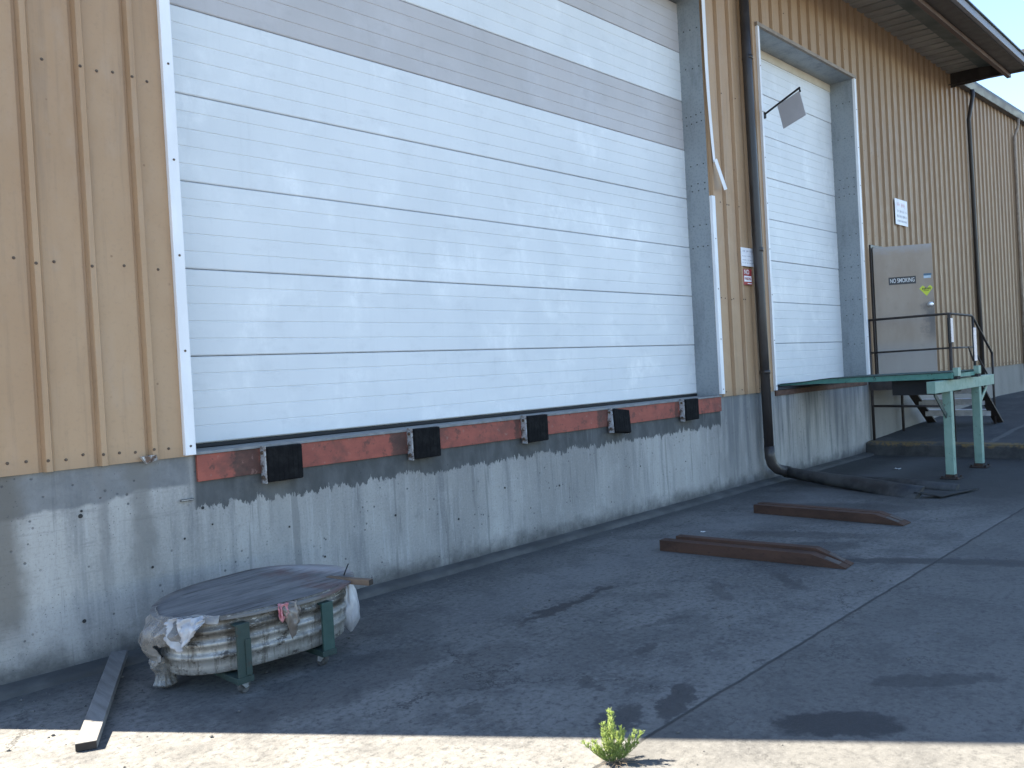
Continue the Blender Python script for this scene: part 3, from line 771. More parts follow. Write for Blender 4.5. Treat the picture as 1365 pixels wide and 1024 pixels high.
m = MB(); m.prism([(xa, -.02, gz(xa) + .162), (xb, -.02, gz(xb) + .162), (xb, -.02, gz(xb) + .185), (xa, -.02, gz(xa) + .185)], (0, -.19, 0)); m.build('roof_edge', M['gutter'], WH)
m = MB(); m.box((xa - .1, -.05, 7.355), (XR, .2, 7.40)); m.build('eave_trim', M['gutter'], WH)

# downspouts
m = MB()
m.tube([(10.045, -.125, 7.1), (10.06, -.125, 5.2), (10.09, -.125, 2.4), (10.115, -.125, .42)], .062, 14)
for z in (5.6, 3.1, 1.5): m.tube([(10.05 + (7.1 - z) * .0105, -.125, z), (10.05 + (7.1 - z) * .0105, -.125, z - .05)], .069, 14)
m.tube([(10.115, -.125, .50), (10.12, -.127, .36), (10.15, -.14, .26), (10.22, -.17, .19), (10.33, -.22, .15), (10.40, -.26, .135)], [.067, .068, .07, .07, .068, .066], 14)
m.build('downspout', M['gutter'], WH)
m = MB()
pts = [(20.02, -.17, 7.22), (20.02, -.17, 7.08), (19.98, -.085, 6.60), (20.10, -.085, 3.0), (20.14, -.085, .62)]
m.tube(pts, [(.05, .04)] * 5, 8); m.build('downspout', M['gutter'], WH)
m = MB(); m.tube([(23.95, -.16, 7.33), (23.95, -.15, 7.15), (23.80, -.085, 6.85), (23.80, -.085, .7)], [(.036, .034)] * 4, 8); m.build('downspout', M['dktrim'], WH)

# ------------------------------------------------------------------ dock bumpers
def bumper(name, loc):
    r = bpy.data.objects.new(name, None); COL.objects.link(r); r.location = (0, 0, 0)
    m = MB(); m.box((0, -.088, -.122), (.272, -.010, .122), .010)
    for i in range(1, 7): m.box((.272 * i / 7 - .001, -.0895, -.115), (.272 * i / 7 + .001, -.087, .115))
    m.build('rubber_pad', M['rubber'], r)
    m = MB(); m.box((-.012, -.066, -.13), (-.001, -.0, .13), .002); m.mi = 1
    for z in (-.085, .085): m.cyl((-.012, -.036, z), (-1, 0, 0), .014, .012, 6)
    m.build('side_plate', [M['plate'], M['screw']], r)
    m = MB(); m.box((.273, -.06, -.125), (.283, -.0, .125), .002); m.build('side_plate', M['plate'], r)
    return r
def copy_tree(o, parent=None):
    c_ = o.copy(); COL.objects.link(c_)
    if parent is not None: c_.parent = parent
    for ch in list(o.children): copy_tree(ch, c_)
    return c_
BP = [(2.905, 1.09, 0, 'black rubber dock bumper nearest the white left trim of the big door'),
      (4.205, 1.105, 0, 'second black rubber dock bumper from the left, above a long drip of dark coating'),
      (5.545, 1.110, 0, 'middle one of the five black dock bumpers on the red dock edge'),
      (6.850, 1.085, .13, 'tilted black dock bumper sagging below the others on the red dock edge'),
      (8.205, 1.105, 0, 'black dock bumper closest to the downspout, at the right end of the red edge')]
b0 = bumper('dock_bumper', BP[0])
for i, (x, z, tl, lb) in enumerate(BP):
    o = b0 if i == 0 else copy_tree(b0)
    o.location = (x, -.0225, z); o.rotation_euler = (-tl * 1.2, tl, 0)
    tag(o, lb, 'bumper', 'rubber dock bumpers under the big door')

# ------------------------------------------------------------------ green dock platform
PF = empty('dock_platform', (12.0, -1.0, 0), 'pale green steel dock platform bridging out on two posts from the narrow white door', 'platform')
m = MB()
def pdeck(y, top, z=1.262): return None
# side beams (near edge tapers towards the door), deck sheet, cross members
near = [(11.2, .22, 1.252), (11.2, .22, 1.268), (11.2, -.10, 1.285), (11.2, -.45, 1.322), (11.2, -2.06, 1.345), (11.2, -2.06, 1.272), (11.2, -.30, 1.262)]
m.prism(near, (.05, 0, 0))
m.prism([(x_ + 1.06, y_, z_) for x_, y_, z_ in near], (.05, 0, 0))
m.bar((11.252, -2.03, 1.307), (12.258, -2.03, 1.307), .07, .05)
m.build('side_beam', M['greendeck'], PF)
m = MB()
def dk(u, v):
    x_ = 11.19 + u * 1.13; y_ = .22 - v * 2.275
    kn_ = [(.23, 1.267), (.22, 1.268), (-.10, 1.285), (-.45, 1.322), (-2.06, 1.345)]
    z_ = next(b[1] + (a[1] - b[1]) * (y_ - b[0]) / (a[0] - b[0]) for a, b in zip(kn_, kn_[1:]) if y_ >= b[0] - 1e-6) - .008
    if 0 < u < 1 : z_ += .004 * mnoise.noise((x_ * 4, y_ * 4, 0))
    else: z_ += .004 * mnoise.noise((x_ * 9, y_ * 9, 3))
    return (x_, y_, z_ + .008)
m.grid(dk, 14, 24, smooth=False)
o = m.build('deck', M['deckrub'], PF); sd = o.modifiers.new('thickness', 'SOLIDIFY'); sd.thickness = .012; sd.offset = 1
m = MB(); m.box((10.74, -2.00, 1.110), (13.30, -1.90, 1.256), .006); m.build('cross_beam', M['green'], PF)
for px, bz in ((11.36, 0.03), (12.60, .05)):
    m = MB(); m.box((px - .052, -2.00, bz), (px + .052, -1.90, 1.109), .006); po = m.build('post', M['green'], PF)
    m = MB(); m.box((px - .11, -2.06, .004), (px + .11, -1.84, .018), .004)
    for sx, sy in ((-.085, -.085), (.085, -.085), (.085, .085), (-.085, .085)): m.cyl((px + sx, -1.95 + sy, .02), (0, 0, 1), .014, .02, 6)
    m.build('base_plate', M['rust'], po)
    m = MB(); m.box((px - .056, -2.004, .019), (px + .056, -1.896, .06), .005); m.build('post_shoe', M['rust'], po)
m = MB(); m.bar((10.86, -1.95, 1.105), (11.28, -1.95, .80), .06, .012, up=(0, 1, 0)); m.build('brace', M['dkgreen'], PF)
m = MB(); m.bar((13.12, -1.95, 1.105), (12.68, -1.95, .84), .05, .012, up=(0, 1, 0)); m.build('brace', M['green'], PF)
for px in (11.32, 12.19):
    m = MB(); m.box((px - .055, -2.115, 1.300), (px + .055, -2.05, 1.405), .005); m.build('stop_block', M['green'], PF)
    m = MB(); m.box((px - .065, -2.105, 1.258), (px + .065, -2.02, 1.297), .004); m.build('stop_shoe', M['mat'], PF)
# black box added for the dark shadow under deck and landing
m = MB(); m.box((11.35, -1.86, 1.07), (12.25, -1.28, 1.262)); m.build('under_box', M['seal'], PF)

# ------------------------------------------------------------------ entry stairs
ST = empty('entry_stairs', (14.6, -.65, .22), 'dark brown steel landing and stairs with pipe railing at the open entry door', 'stairs')
m = MB(); m.box((13.90, -1.27, 1.17), (15.15, -.03, 1.205), .003); m.build('landing', M['stringer'], ST)
m = MB(); m.box((13.885, -1.29, 1.04), (13.90, -.03, 1.19)); m.box((13.90, -1.29, 1.04), (15.15, -1.275, 1.19)); m.build('landing_frame', M['stringer'], ST)
for y in (-.17, -1.27):
    m = MB(); m.bar((15.12, y, 1.10), (16.42, y, .30), .03, .15, up=(0, 1, 0)); m.build('stringer', M['stringer'], ST)
for i in range(3):
    x_ = 15.36 + i * .32; z_ = .985 - i * .21
    m = MB(); m.box((x_, -1.25, z_ - .04), (x_ + .27, -.19, z_), .003); m.build('tread', M['tread'], ST)
    m = MB(); m.box((x_ - .008, -1.25, z_ - .105), (x_ - .001, -.19, z_ + .0), 0); m.build('tread_back', M['tread'], ST)
def post(x_, y_, z0, z1, r=.019):
    m = MB(); m.tube([(x_, y_, z0), (x_, y_, z1)], r, 8); m.build('rail_post', M['railing'], ST)
post(13.92, -.045, .22, 2.19, .024); post(13.92, -1.265, .2, 2.19, .024); post(15.12, -.10, .24, 1.17, .024); post(15.12, -1.27, .24, 2.16); post(16.17, -1.27, .26, 1.55)
def rail(pts, r=.019):
    m = MB(); m.tube(pts, r, 8); m.build('handrail', M['railing'], ST)
rail([(13.92, -.04, 2.195), (13.92, -1.20, 2.195), (13.935, -1.25, 2.195), (13.98, -1.268, 2.195), (15.06, -1.27, 2.18), (15.13, -1.27, 2.16), (16.17, -1.27, 1.545)])
rail([(13.92, -.04, 1.655), (13.92, -1.265, 1.665), (15.12, -1.27, 1.66)], .015)
rail([(15.12, -1.27, 1.62), (16.17, -1.27, .97)], .015)
rail([(13.92, -.04, .78), (13.92, -1.265, .76)], .02); 

# slim reflector strips
def strip(loc, w, h, d, label, backing):
    r = empty('reflector_strip', loc, label, 'reflector', 'slim reflector strips by the stairs')
    x_, y_, z_ = loc
    m = MB(); m.box((x_ - w / 2, y_ - .004, z_), (x_ + w / 2, y_ + .006, z_ + h), .002); m.build('face', M['tape'], r)
    m = MB(); m.box((x_ - w / 2 - backing, y_ + .007, z_ - .015), (x_ + w / 2 - .02, y_ + d, z_ + h + .01), .002); m.build('backing', M['mat'], r)
    return r
strip((13.87, -1.315, 1.75), .10, .37, .03, 'short pale reflector strip fixed high on the stair rail post, left of the two', .07)
r2 = strip((12.19, -2.075, 1.47), .105, .44, .02, 'longer pinkish reflector strip standing on the end of the green platform', 0)
m = MB(); m.box((12.175, -2.07, 1.405), (12.205, -2.055, 1.47)); m.build('stem', M['mat'], r2)
m = MB(); m.bar((11.98, -2.05, 1.66), (12.17, -2.05, 1.47), .018, .018); m.build('strut', M['forkworn'], r2)

# ------------------------------------------------------------------ signs
def panel_sign(name, x0, x1, z0, z1, y, mat, label, cat='sign'):
    r = empty(name, ((x0 + x1) / 2, y, z0), label, cat)
    m = MB(); m.box((x0, y, z0), (x1, y + .004, z1), .001); r_m = m; LAST.clear(); LAST.extend([m, mat, r]); return r
LAST = []
def finish(*extra): LAST[0].build('panel', [LAST[1], *extra], LAST[2])
def squiggle(mi, x0, x1, z, h, y, seed, dens=.75):
    rr = random.Random(seed); m = LAST[0]; m.mi = mi; x_ = x0
    while x_ < x1:
        w = rr.uniform(.4, .8) * h
        if rr.random() < dens:
            m.box((x_, y - .0012, z + rr.uniform(-.1, .1) * h), (x_ + w * .35, y - .0002, z + h)); m.box((x_ + w * .36, y - .0012, z + h * .35), (x_ + w * .8, y - .0002, z + h * .62))
        x_ += w
ys = -.054
s1 = panel_sign('notice_sign', 9.765, 10.085, 2.86, 3.10, ys, M['signwhite'], 'white notice with faded grey lines, beside the round downspout above the red sign')
for i, (z, h) in enumerate(((3.045, .022), (2.985, .012), (2.935, .012), (2.895, .014))): squiggle(1, 9.79, 10.06, z, h, ys, i)
finish(M['ink'])
s2 = panel_sign('warning_sign', 9.80, 10.02, 2.62, 2.825, ys, M['signred'], 'small red sign reading NO PARKING below the white notice')
finish()
m = MB(); m.box((9.815, ys - .0012, 2.66), (10.005, ys - .0003, 2.735)); m.build('white_band', M['signwhite'], s2)
text_on('NO', .085, s2, (9.885, ys - .001, 2.783), (1, 0, 0), (0, 0, 1), M['white'])
text_on('PARKING', .05, s2, (9.91, ys - .0022, 2.697), (1, 0, 0), (0, 0, 1), M['signred'], .165)
m = MB(); m.box((9.90, ys - .0012, 2.632), (10.005, ys - .0003, 2.643)); m.build('rule', M['white'], s2)
s3 = panel_sign('notice_sign', 15.36, 15.97, 3.915, 4.375, ys - .004, M['signwhite'], 'white notice with faded print on the siding above the open entry door')
s3.name = 'notice_sign'
squiggle(2, 15.46, 15.88, 4.24, .075, ys - .004, 5); squiggle(1, 15.43, 15.90, 4.135, .05, ys - .004, 6, .6)
squiggle(1, 15.43, 15.91, 4.045, .05, ys - .004, 7, .8); squiggle(1, 15.43, 15.90, 3.965, .042, ys - .004, 8, .85)
finish(M['ink'], M['inkpink'])
def on_door(name, label, quads, cat='sign'):
    pass
UP = Vector((0, 0, 1))
def leaf_panel(r, name, poly, mat, d):
    m = MB(); m.prism([on_leaf(u, v, d) for u, v in poly], EN * .0012); return m.build(name, mat, r)
def rect(u0, u1, v0, v1): return [(u0, v0), (u1, v0), (u1, v1), (u0, v1)]
s4 = empty('no_smoking_sign', on_leaf(.46, 1.44), 'black NO SMOKING sign with white letters on the open entry door', 'sign')
leaf_panel(s4, 'panel', rect(.225, .645, 1.480, 1.605), M['black'], .0005)
text_on('NO SMOKING', .098, s4, on_leaf(.435, 1.5425, .0024), EX, UP, M['white'], .375)
s5 = empty('hazard_sticker', on_leaf(.80, 1.28), 'yellow-green diamond sticker with dark print beside the door edge', 'sticker')
leaf_panel(s5, 'panel', [(.80, 1.26), (.93 - .035, 1.395), (.855, 1.437), (.80, 1.385), (.745, 1.437), (.69, 1.385)], M['lime'], .0005)
rr = random.Random(4)
m = MB()
for i in range(6):
    u = .735 + i * .022; m.prism([on_leaf(a, b_, .002) for a, b_ in rect(u, u + .015, 1.365, 1.395 + rr.uniform(0, .018))], EN * .001)
m.prism([on_leaf(a, b_, .002) for a, b_ in rect(.752, .835, 1.345, 1.353)], EN * .001)
m.build('print', M['olive'], s5)
s6 = empty('door_sticker', on_leaf(.81, 1.55), 'small blue and pale sticker above the yellow-green diamond on the entry door', 'sticker')
leaf_panel(s6, 'pale_half', rect(.765, .875, 1.555, 1.597), M['stkpale'], .0005); leaf_panel(s6, 'blue_half', rect(.765, .885, 1.598, 1.632), M['stkblue'], .0005)

# flag-like panel on a black bar, standing out from the narrow door's left trim
FX = 10.66
s7 = empty('flag_bracket', (FX, -.06, 4.97), 'grey panel hanging from a slanted black bar beside the narrow white door', 'bracket')
A_, B_ = Vector((FX, -.012, 4.970)), Vector((FX, -.545, 5.200)); dv = (B_ - A_).normalized(); pn = Vector((0, dv.z, -dv.y)); pn = Vector((0, -.21, -.978))
m = MB(); m.bar(A_, B_, .022, .022, .002); m.tube([B_ - dv * .012, B_ - dv * .012 + pn * .055], .012, 8); m.build('bar', M['seal'], s7)
m = MB(); c0 = A_ + dv * .222 + pn * .012; c1 = B_ - dv * .02 + pn * .035
q4 = [c0, c1, c1 + pn * .345, c0 + pn * .335]
m.prism([v + Vector((-.004, 0, 0)) for v in q4], (.008, 0, 0)); m.build('panel', M['plaque'], s7)
m = MB(); m.box((FX - .04, -.035, 4.93), (FX + .04, -.0, 5.01), .003); m.build('mounting_plate', M['seal'], s7)

# ------------------------------------------------------------------ fork extensions on the ground
def fork(name, heel, tip, w, h, groove, label):
    heel, tip = Vector(heel), Vector(tip); r = empty(name, (heel.x, heel.y, 0), label, 'fork extension', 'fork extensions lying on the paving')
    d = (tip - heel); L = d.length; d.normalize(); sx = Vector((-d.y, d.x, 0))   # sx points away from the camera
    def pt(l, s_, z): return heel + d * l + sx * s_ + Vector((0, 0, z))
    m = MB()
    tl = .26
    if groove: parts = [(0, w * .52, h, 0), (w * .52 + .012, w, h + .022, .10)]
    else: parts = [(0, w * .5 - .003, h, 0), (w * .5 + .003, w, h + .004, .0)]
    for s0, s1, hh, l0 in parts:
        a = [(l0, .002), (l0, hh), (L - tl, hh), (L - .05, .030), (L, .012), (L, .002)]
        m.prism([pt(l, s0, z) for l, z in a], sx * (s1 - s0))
    if groove: m.prism([pt(l, w * .52, z) for l, z in [(.02, .002), (.02, h - .02), (L - tl - .05, h - .02), (L - .06, .02), (L - .06, .002)]], sx * .012)
    q = bmesh.ops.bevel(m.bm, geom=[e for e in m.bm.edges if e.calc_face_angle(0) > .4], offset=.004, segments=2, affect='EDGES')
    m.build('sleeve', M['fork'], r)
    m = MB()
    for s0, s1, hh, l0 in parts:
        k0, k1 = .45, .98
        pa, pb = Vector((L - tl, hh)), Vector((L - .05, .030))
        a, b_ = pa.lerp(pb, k0), pa.lerp(pb, k1)
        m.prism([pt(a.x, s0 + .012, a.y + .001), pt(b_.x, s0 + .012, b_.y + .001), pt(b_.x, s1 - .012, b_.y + .001), pt(a.x, s1 - .012, a.y + .001)], (0, 0, .0018))
    m.build('worn_tip', M['forkworn'], r)
    return r
fork('fork_extension', (6.07, -1.12, 0), (6.22, -2.70, 0), .20, .095, True, 'grooved brown rusty fork extension with sloped tip, the one nearer the camera')
fork('fork_extension', (8.09, -.95, 0), (8.06, -2.49, 0), .19, .092, False, 'flat-topped brown rusty fork extension lying nearer the black drain hose')

# ------------------------------------------------------------------ drain hose and rubber scrap
H = MB()
pts = [(10.36, -.23, .135), (10.28, -.50, .115), (10.15, -.90, .092), (10.02, -1.30, .080), (9.86, -1.70, .056), (9.68, -2.10, .034)]
H.tube(pts, [.066, .075, (.085, .072), (.095, .066), (.115, .046), (.135, .028)], 14)
for i in range(len(pts) - 1):
    a, b_ = Vector(pts[i]), Vector(pts[i + 1])
H.tube([(10.385, -.20, .138), (10.355, -.265, .133)], .078, 14)
tag(H.build('drain_hose', M['hose'], loc=(10.0, -1.2, 0)), 'thick black drain hose running out over the paving from the downspout foot', 'hose')
H = MB()
pts = [(10.55, -.30, .05), (10.62, -.75, .045), (10.55, -1.2, .04), (10.50, -1.7, .04), (10.38, -2.3, .03)]
H.tube(pts, [.045, .05, (.06, .045), (.07, .04), (.06, .03)], 10)
tag(H.build('drain_hose', M['hose'], loc=(10.5, -1.3, 0)), 'thinner black hose lying behind the thick drain hose', 'hose')
m = MB()
def sc_(u, v):
    a = u; x_ = 9.66 + a * .75 + .1 * v; y_ = -2.06 - a * .36 - v * .26 * (1 - .75 * a) ; z_ = .012 + .05 * max(0, 1 - a * 1.4) * (1 - v) + .018 * abs(mnoise.noise((a * 6, v * 4, 1)))
    return (x_, y_, z_)
m.grid(sc_, 16, 7); o = m.build('rubber_scrap', M['mat'], loc=(10, -2.25, 0)); sd = o.modifiers.new('thickness', 'SOLIDIFY'); sd.thickness = .012; sd.offset = 1
tag(o, 'crumpled flat black rubber scrap at the far end of the drain hose', 'rubber scrap')
# ------------------------------------------------------------------ stock tank on a dolly
TC = Vector((2.36, -.865, 0))
def stad(t_, hl, r):   # stadium outline, t in 0..1 counter-clockwise from the right end
    a = t_ * 2 * PI; ca, sa = math.cos(a), math.sin(a); n_ = 2.4
    k_ = (abs(ca / hl) ** n_ + abs(sa / r) ** n_) ** (-1 / n_)
    return Vector((ca * k_, sa * k_, 0))
RX = .035   # slight turn against the wall
ROT = Matrix.Rotation(-.06, 4, 'Z')
TK = empty('stock_tank', (TC.x, TC.y, .105), 'oval galvanised stock tank, stained and ribbed, standing on a caster dolly', 'tank')
m = MB()
zs = [(.118, -.03), (.118, -.006), (.124, .0), (.158, .001), (.194, .0), (.199, .010), (.211, .013), (.223, .010), (.228, .0), (.246, -.001), (.263, .0), (.268, .010), (.280, .013), (.292, .010), (.297, .0), (.315, -.001), (.331, .0), (.336, .010), (.348, .013), (.360, .010), (.365, .0), (.410, .0), (.414, .014), (.424, .018), (.434, .012)]
def tk(u, v):
    z, o_ = zs[round(v * (len(zs) - 1))]
    p_ = stad(u, .515 + o_ + (z - .1) * .06, .285 + o_ + (z - .1) * .05)
    dent = .014 * mnoise.noise((p_.x * 5, p_.y * 5, z * 6))
    p_ = p_ * (1 + dent)
    return TC + ROT @ p_ + Vector((0, 0, z))
m.grid(tk, 96, len(zs), close=True)
b_ = [m.bm.verts.new(TC + ROT @ stad(i / 48, .49, .262) + Vector((0, 0, .1185))) for i in range(48)]; m.bm.faces.new(b_)
o = m.build('tank_body', M['tank'], TK); sd = o.modifiers.new('thickness', 'SOLIDIFY'); sd.thickness = .004; sd.offset = -1
DL = empty('dolly', (TC.x, TC.y, 0), 'dark green steel dolly on four casters carrying the oval tank', 'dolly')
for dx in (-.27, .25):
    m = MB(); m.bar((TC.x + dx, TC.y - .345, .085), (TC.x + dx, TC.y + .345, .085), .095, .034, .003)
    fo = m.build('cross_rail', M['dkgreen'], DL)
    for sy in (-1, 1):
        m = MB(); yy = TC.y + sy * .335
        x_ = TC.x + dx
        m.box((x_ - .037, yy - .009, .102), (x_ + .037, yy + .009, .385 if dx < 0 else .375), .003)
        m.box((x_ - .037, yy - sy * .06 - .0, .374 if dx < 0 else .364), (x_ + .037, yy - sy * .009, .381 if dx < 0 else .371), .0)
        if dx < 0:
            m.box((x_ + .004, yy - .016, .11), (x_ + .037, yy - .0095, .30), .002)
        m.build('upright', M['dkgreen'] if dx < 0 else mk_green('teal_green_paint', (.020, .052, .047), (.030, .068, .061), (.05, .035, .028), .5), DL)
for dx, dy, an in ((-.27, -.285, .3), (.25, -.285, 1.9), (-.27, .285, -.4), (.25, .285, .9)):
    x_, y_ = TC.x + dx, TC.y + dy; ca, sa = math.cos(an), math.sin(an)
    cs = empty('caster', (0, 0, 0), None, None); cs.parent = DL; cs.location = (dx, dy, 0)
    m = MB(); m.cyl((x_, y_, .066), (0, 0, 1), .030, .010, 12)
    for s_ in (-1, 1):
        ox, oy = -sa * .022 * s_, ca * .022 * s_
        m.prism([Vector((x_ + ox + ca * l, y_ + oy + sa * l, z)) for l, z in ((-.026, .067), (.028, .067), (.034, .030), (.012, .028))], (-sa * .003, ca * .003, 0))
    m.build('caster_fork', M['caster'], cs)
    m = MB(); cx_, cy_ = x_ + ca * .018, y_ + sa * .018
    m.tube([Vector((cx_ - sa * t_, cy_ + ca * t_,   .037)) for t_ in (-.016, -.012, .012, .016)], [.031, .0365, .0365, .031], 18); m.build('wheel', M['wheel'], cs)
# lid
LC = Vector((2.385, -.84, .452))
m = MB(); NL = 64
def lidz(p_): return .5 * .0 + p_.y * .085 + p_.x * .012 + .010 * mnoise.noise((p_.x * 2.2, p_.y * 2.2, 4)) - .012 * (abs(p_.x) / .6) ** 3
rings = []
for j, k_ in enumerate((.0, .35, .65, .88, 1.0)):
    ring = []
    for i in range(NL):
        a = 2 * PI * i / NL
        n_ = 2.1; ca, sa = math.cos(a), math.sin(a); hl, r_ = .60, .375
        q_ = (abs(ca / hl) ** n_ + abs(sa / r_) ** n_) ** (-1 / n_) * k_
        if k_ == 1.0: q_ *= 1 + .012 * mnoise.noise((a * 3, 2, 2)) + .006 * mnoise.noise((a * 15, 2, 2))
        p_ = Vector((ca * q_, sa * q_, 0)); ring.append(p_)
    rings.append(ring)
def lv(p_, dz): return m.bm.verts.new(LC + ROT @ p_ + Vector((0, 0, lidz(p_) + dz)))
top = [[lv(p_, .0) for p_ in r_] for r_ in rings[1:]]; ct = lv(Vector((0, 0, 0)), 0)
bot = [lv(p_, -.014) for p_ in rings[-1]]; cb = lv(Vector((0, 0, 0)), -.014)
for i in range(NL):
    j = (i + 1) % NL
    m.bm.faces.new((ct, top[0][i], top[0][j])).smooth = True
    for A1, B1 in zip(top, top[1:]): m.bm.faces.new((A1[i], B1[i], B1[j], A1[j])).smooth = True
    m.bm.faces.new((top[-1][i], bot[i], bot[j], top[-1][j])); m.bm.faces.new((cb, bot[j], bot[i]))
tag(m.build('tank_lid', M['lid'], loc=LC), 'oval weathered plywood lid lying on the stock tank', 'lid')

# plastic bags
def film(name, fn, nu, nv, mat, loc, label, cat, skip=None, th=.0015):
    m = MB(); m.grid(fn, nu, nv, skip=skip); o = m.build(name, mat, loc=loc)
    sd = o.modifiers.new('thickness', 'SOLIDIFY'); sd.thickness = th
    return tag(o, label, cat)
def tank_out(a, extra, z):
    p_ = stad(a / (2 * PI), .53 + extra, .30 + extra); return TC + ROT @ p_ + Vector((0, 0, z))
def fold(u, v, sd, amp):
    w_ = .35 * mnoise.noise((u * 3 + sd, v * 2.5, sd * 3))
    a_ = 1 - 3.2 * abs(mnoise.noise((u * 4.5 + w_ * 2 + sd, v * .9 + w_, sd)))
    b_ = 1 - 3.2 * abs(mnoise.noise((u * 11 + w_ * 4, v * 2.4 + sd, sd * 2)))
    return amp * (.95 * a_ + .45 * b_)
def fold_old(u, v, sd, amp): return amp * (mnoise.noise((u * 7 + sd, v * 3.2, sd)) + .6 * mnoise.noise((u * 17 + sd, v * 7, sd * 2)) + .35 * abs(mnoise.noise((u * 30, v * 12, sd))))
def bagL(u, v):
    a = PI * .78 + u * (PI * .44)
    z = .445 - v * (.30 + .10 * math.sin(u * 5 + 1))
    bulge = .075 * math.sin(min(1, v * 1.15) * PI) * math.sin(max(.0, min(1, u * 1.1)) * PI) + .018
    return tank_out(a, bulge + fold(u, v, 3.1, .024 * min(1, v * 5 + .2)), z + fold(u, v, 8.2, .008))
film('plastic_bag', bagL, 110, 60, M['bag'], (1.93, -.95, .1), 'torn milky plastic sheet hanging over the left end of the tank', 'plastic bag',
     skip=lambda u, v: (v > .70 + .3 * mnoise.noise((u * 6, 0, 4)) and u > .55) or (u > .80 and v > .16 + .2 * (1 - u)))
def bagL2(u, v):   # lower lump touching the ground
    a = u * 2 * PI; r_ = (.050 + .012 * math.sin(v * 7)) * (1 - .75 * max(0, v - .86) / .14) * (1 + .16 * (1 - 3.2 * abs(mnoise.noise((math.cos(a) * 2.6, math.sin(a) * 2.6, v * 1.2 + 3)))) + .22 * mnoise.noise((math.cos(a) * 1.6, math.sin(a) * 1.6, v * 3)) + .12 * mnoise.noise((math.cos(a) * 5, math.sin(a) * 5, v * 8)))
    return Vector((1.868 + r_ * 1.25 * math.cos(a), -.725 + r_ * math.sin(a), .006 + (1 - v) * .19))
film('plastic_bag', bagL2, 60, 30, M['bag'], (1.87, -.72, 0), 'crumpled bottom of a plastic bag resting on the ground left of the tank', 'plastic bag')
def bagW(u, v):    # white fold in front of the milky sheet
    a = PI * 1.085 + u * (PI * .105) ; z = .448 - v * (.17 * (1 - abs(u - .35) * 1.3) + .01)
    return tank_out(a, .052 + .03 * v + fold(u, v, 5.7, .022), z)
film('plastic_bag', bagW, 22, 18, M['bagwhite'], (2.1, -1.15, .3), 'bright white plastic fold under the front left of the lid', 'plastic bag')
def bagT(u, v):
    a = PI * 1.485 + u * .30; z = .432 - v * (.20 * (1 - abs(u - .62) * 1.35) + .012)
    return tank_out(a, .028 + .020 * math.sin(v * PI) + fold(u, v, 6.3, .016), z)
film('plastic_bag', bagT, 22, 20, M['bagtan'], (2.43, -1.17, .3), 'pointed tan plastic rag hanging from the middle of the tank rim', 'plastic bag')
def ragP(u, v):
    a = PI * 1.462 + u * .16; z = .436 - v * (.105 * (1 - abs(u - .45) * .9) + .006)
    return tank_out(a, .042 + fold(u, v, 1.3, .018), z)
film('pink_rag', ragP, 16, 14, M['pink'], (2.40, -1.18, .35), 'pink and white plastic rag tucked under the lid beside the tan rag', 'rag')
m = MB()
def bagR(u, v):
    a = u * 2 * PI; k_ = math.sin(max(.02, min(.985, v)) * PI) ** .55 * (.55 + .55 * v if v < .8 else .99 - .3 * (v - .8) * 5)
    n1 = 1 + .16 * (1 - 3.2 * abs(mnoise.noise((math.cos(a) * 2.2, math.sin(a) * 2.2, v * 1.6 + 5)))) + .15 * mnoise.noise((math.cos(a) * 1.7, math.sin(a) * 1.7, v * 3.5)) + .16 * mnoise.noise((math.cos(a) * 4, math.sin(a) * 4, v * 6 + 2))
    return Vector((2.893 + .070 * k_ * n1 * math.cos(a), -1.01 + .058 * k_ * n1 * math.sin(a), .435 - v * .335))
m.grid(bagR, 36, 30, close=True)
tag(m.build('plastic_bag', M['bagwhite'], loc=(2.893, -1.0, .1)), 'full white plastic bag hanging at the right end of the tank', 'plastic bag')
m = MB(); m.bar((2.80, -.93, .432), (2.915, -1.215, .425), .042, .034, .003); m.mi = 1; m.bar((2.9153, -1.2157, .425), (2.9162, -1.218, .425), .040, .032)
tag(m.build('wood_stick', [M['wood'], M['woodend']], loc=(2.86, -1.07, .43)), 'short brown wooden stick poking out from under the lid', 'stick')
m = MB(); m.tube([(2.878, -.99, .445), (2.895, -.985, .470), (2.925, -.975, .505)], .004, 6)
tag(m.build('wire', M['seal'], loc=(2.878, -.99, .445)), 'thin black wire sticking up beside the lid', 'wire')

# ------------------------------------------------------------------ plank half in the sun
m = MB(); pa, pb = Vector((1.292, -1.205, .021)), Vector((1.86, -.085, .068))
m.bar(pa, pb, .092, .038, .0025)
m.mi = 1
dd_ = (pb - pa).normalized(); m.bar(pa - dd_ * .002, pa - dd_ * .0006, .088, .034)
tag(m.build('plank', [M['oldwood'], M['woodend']], loc=(1.29, -1.2, 0)), 'grey weathered plank on the ground, its near end in the sunlight', 'plank')

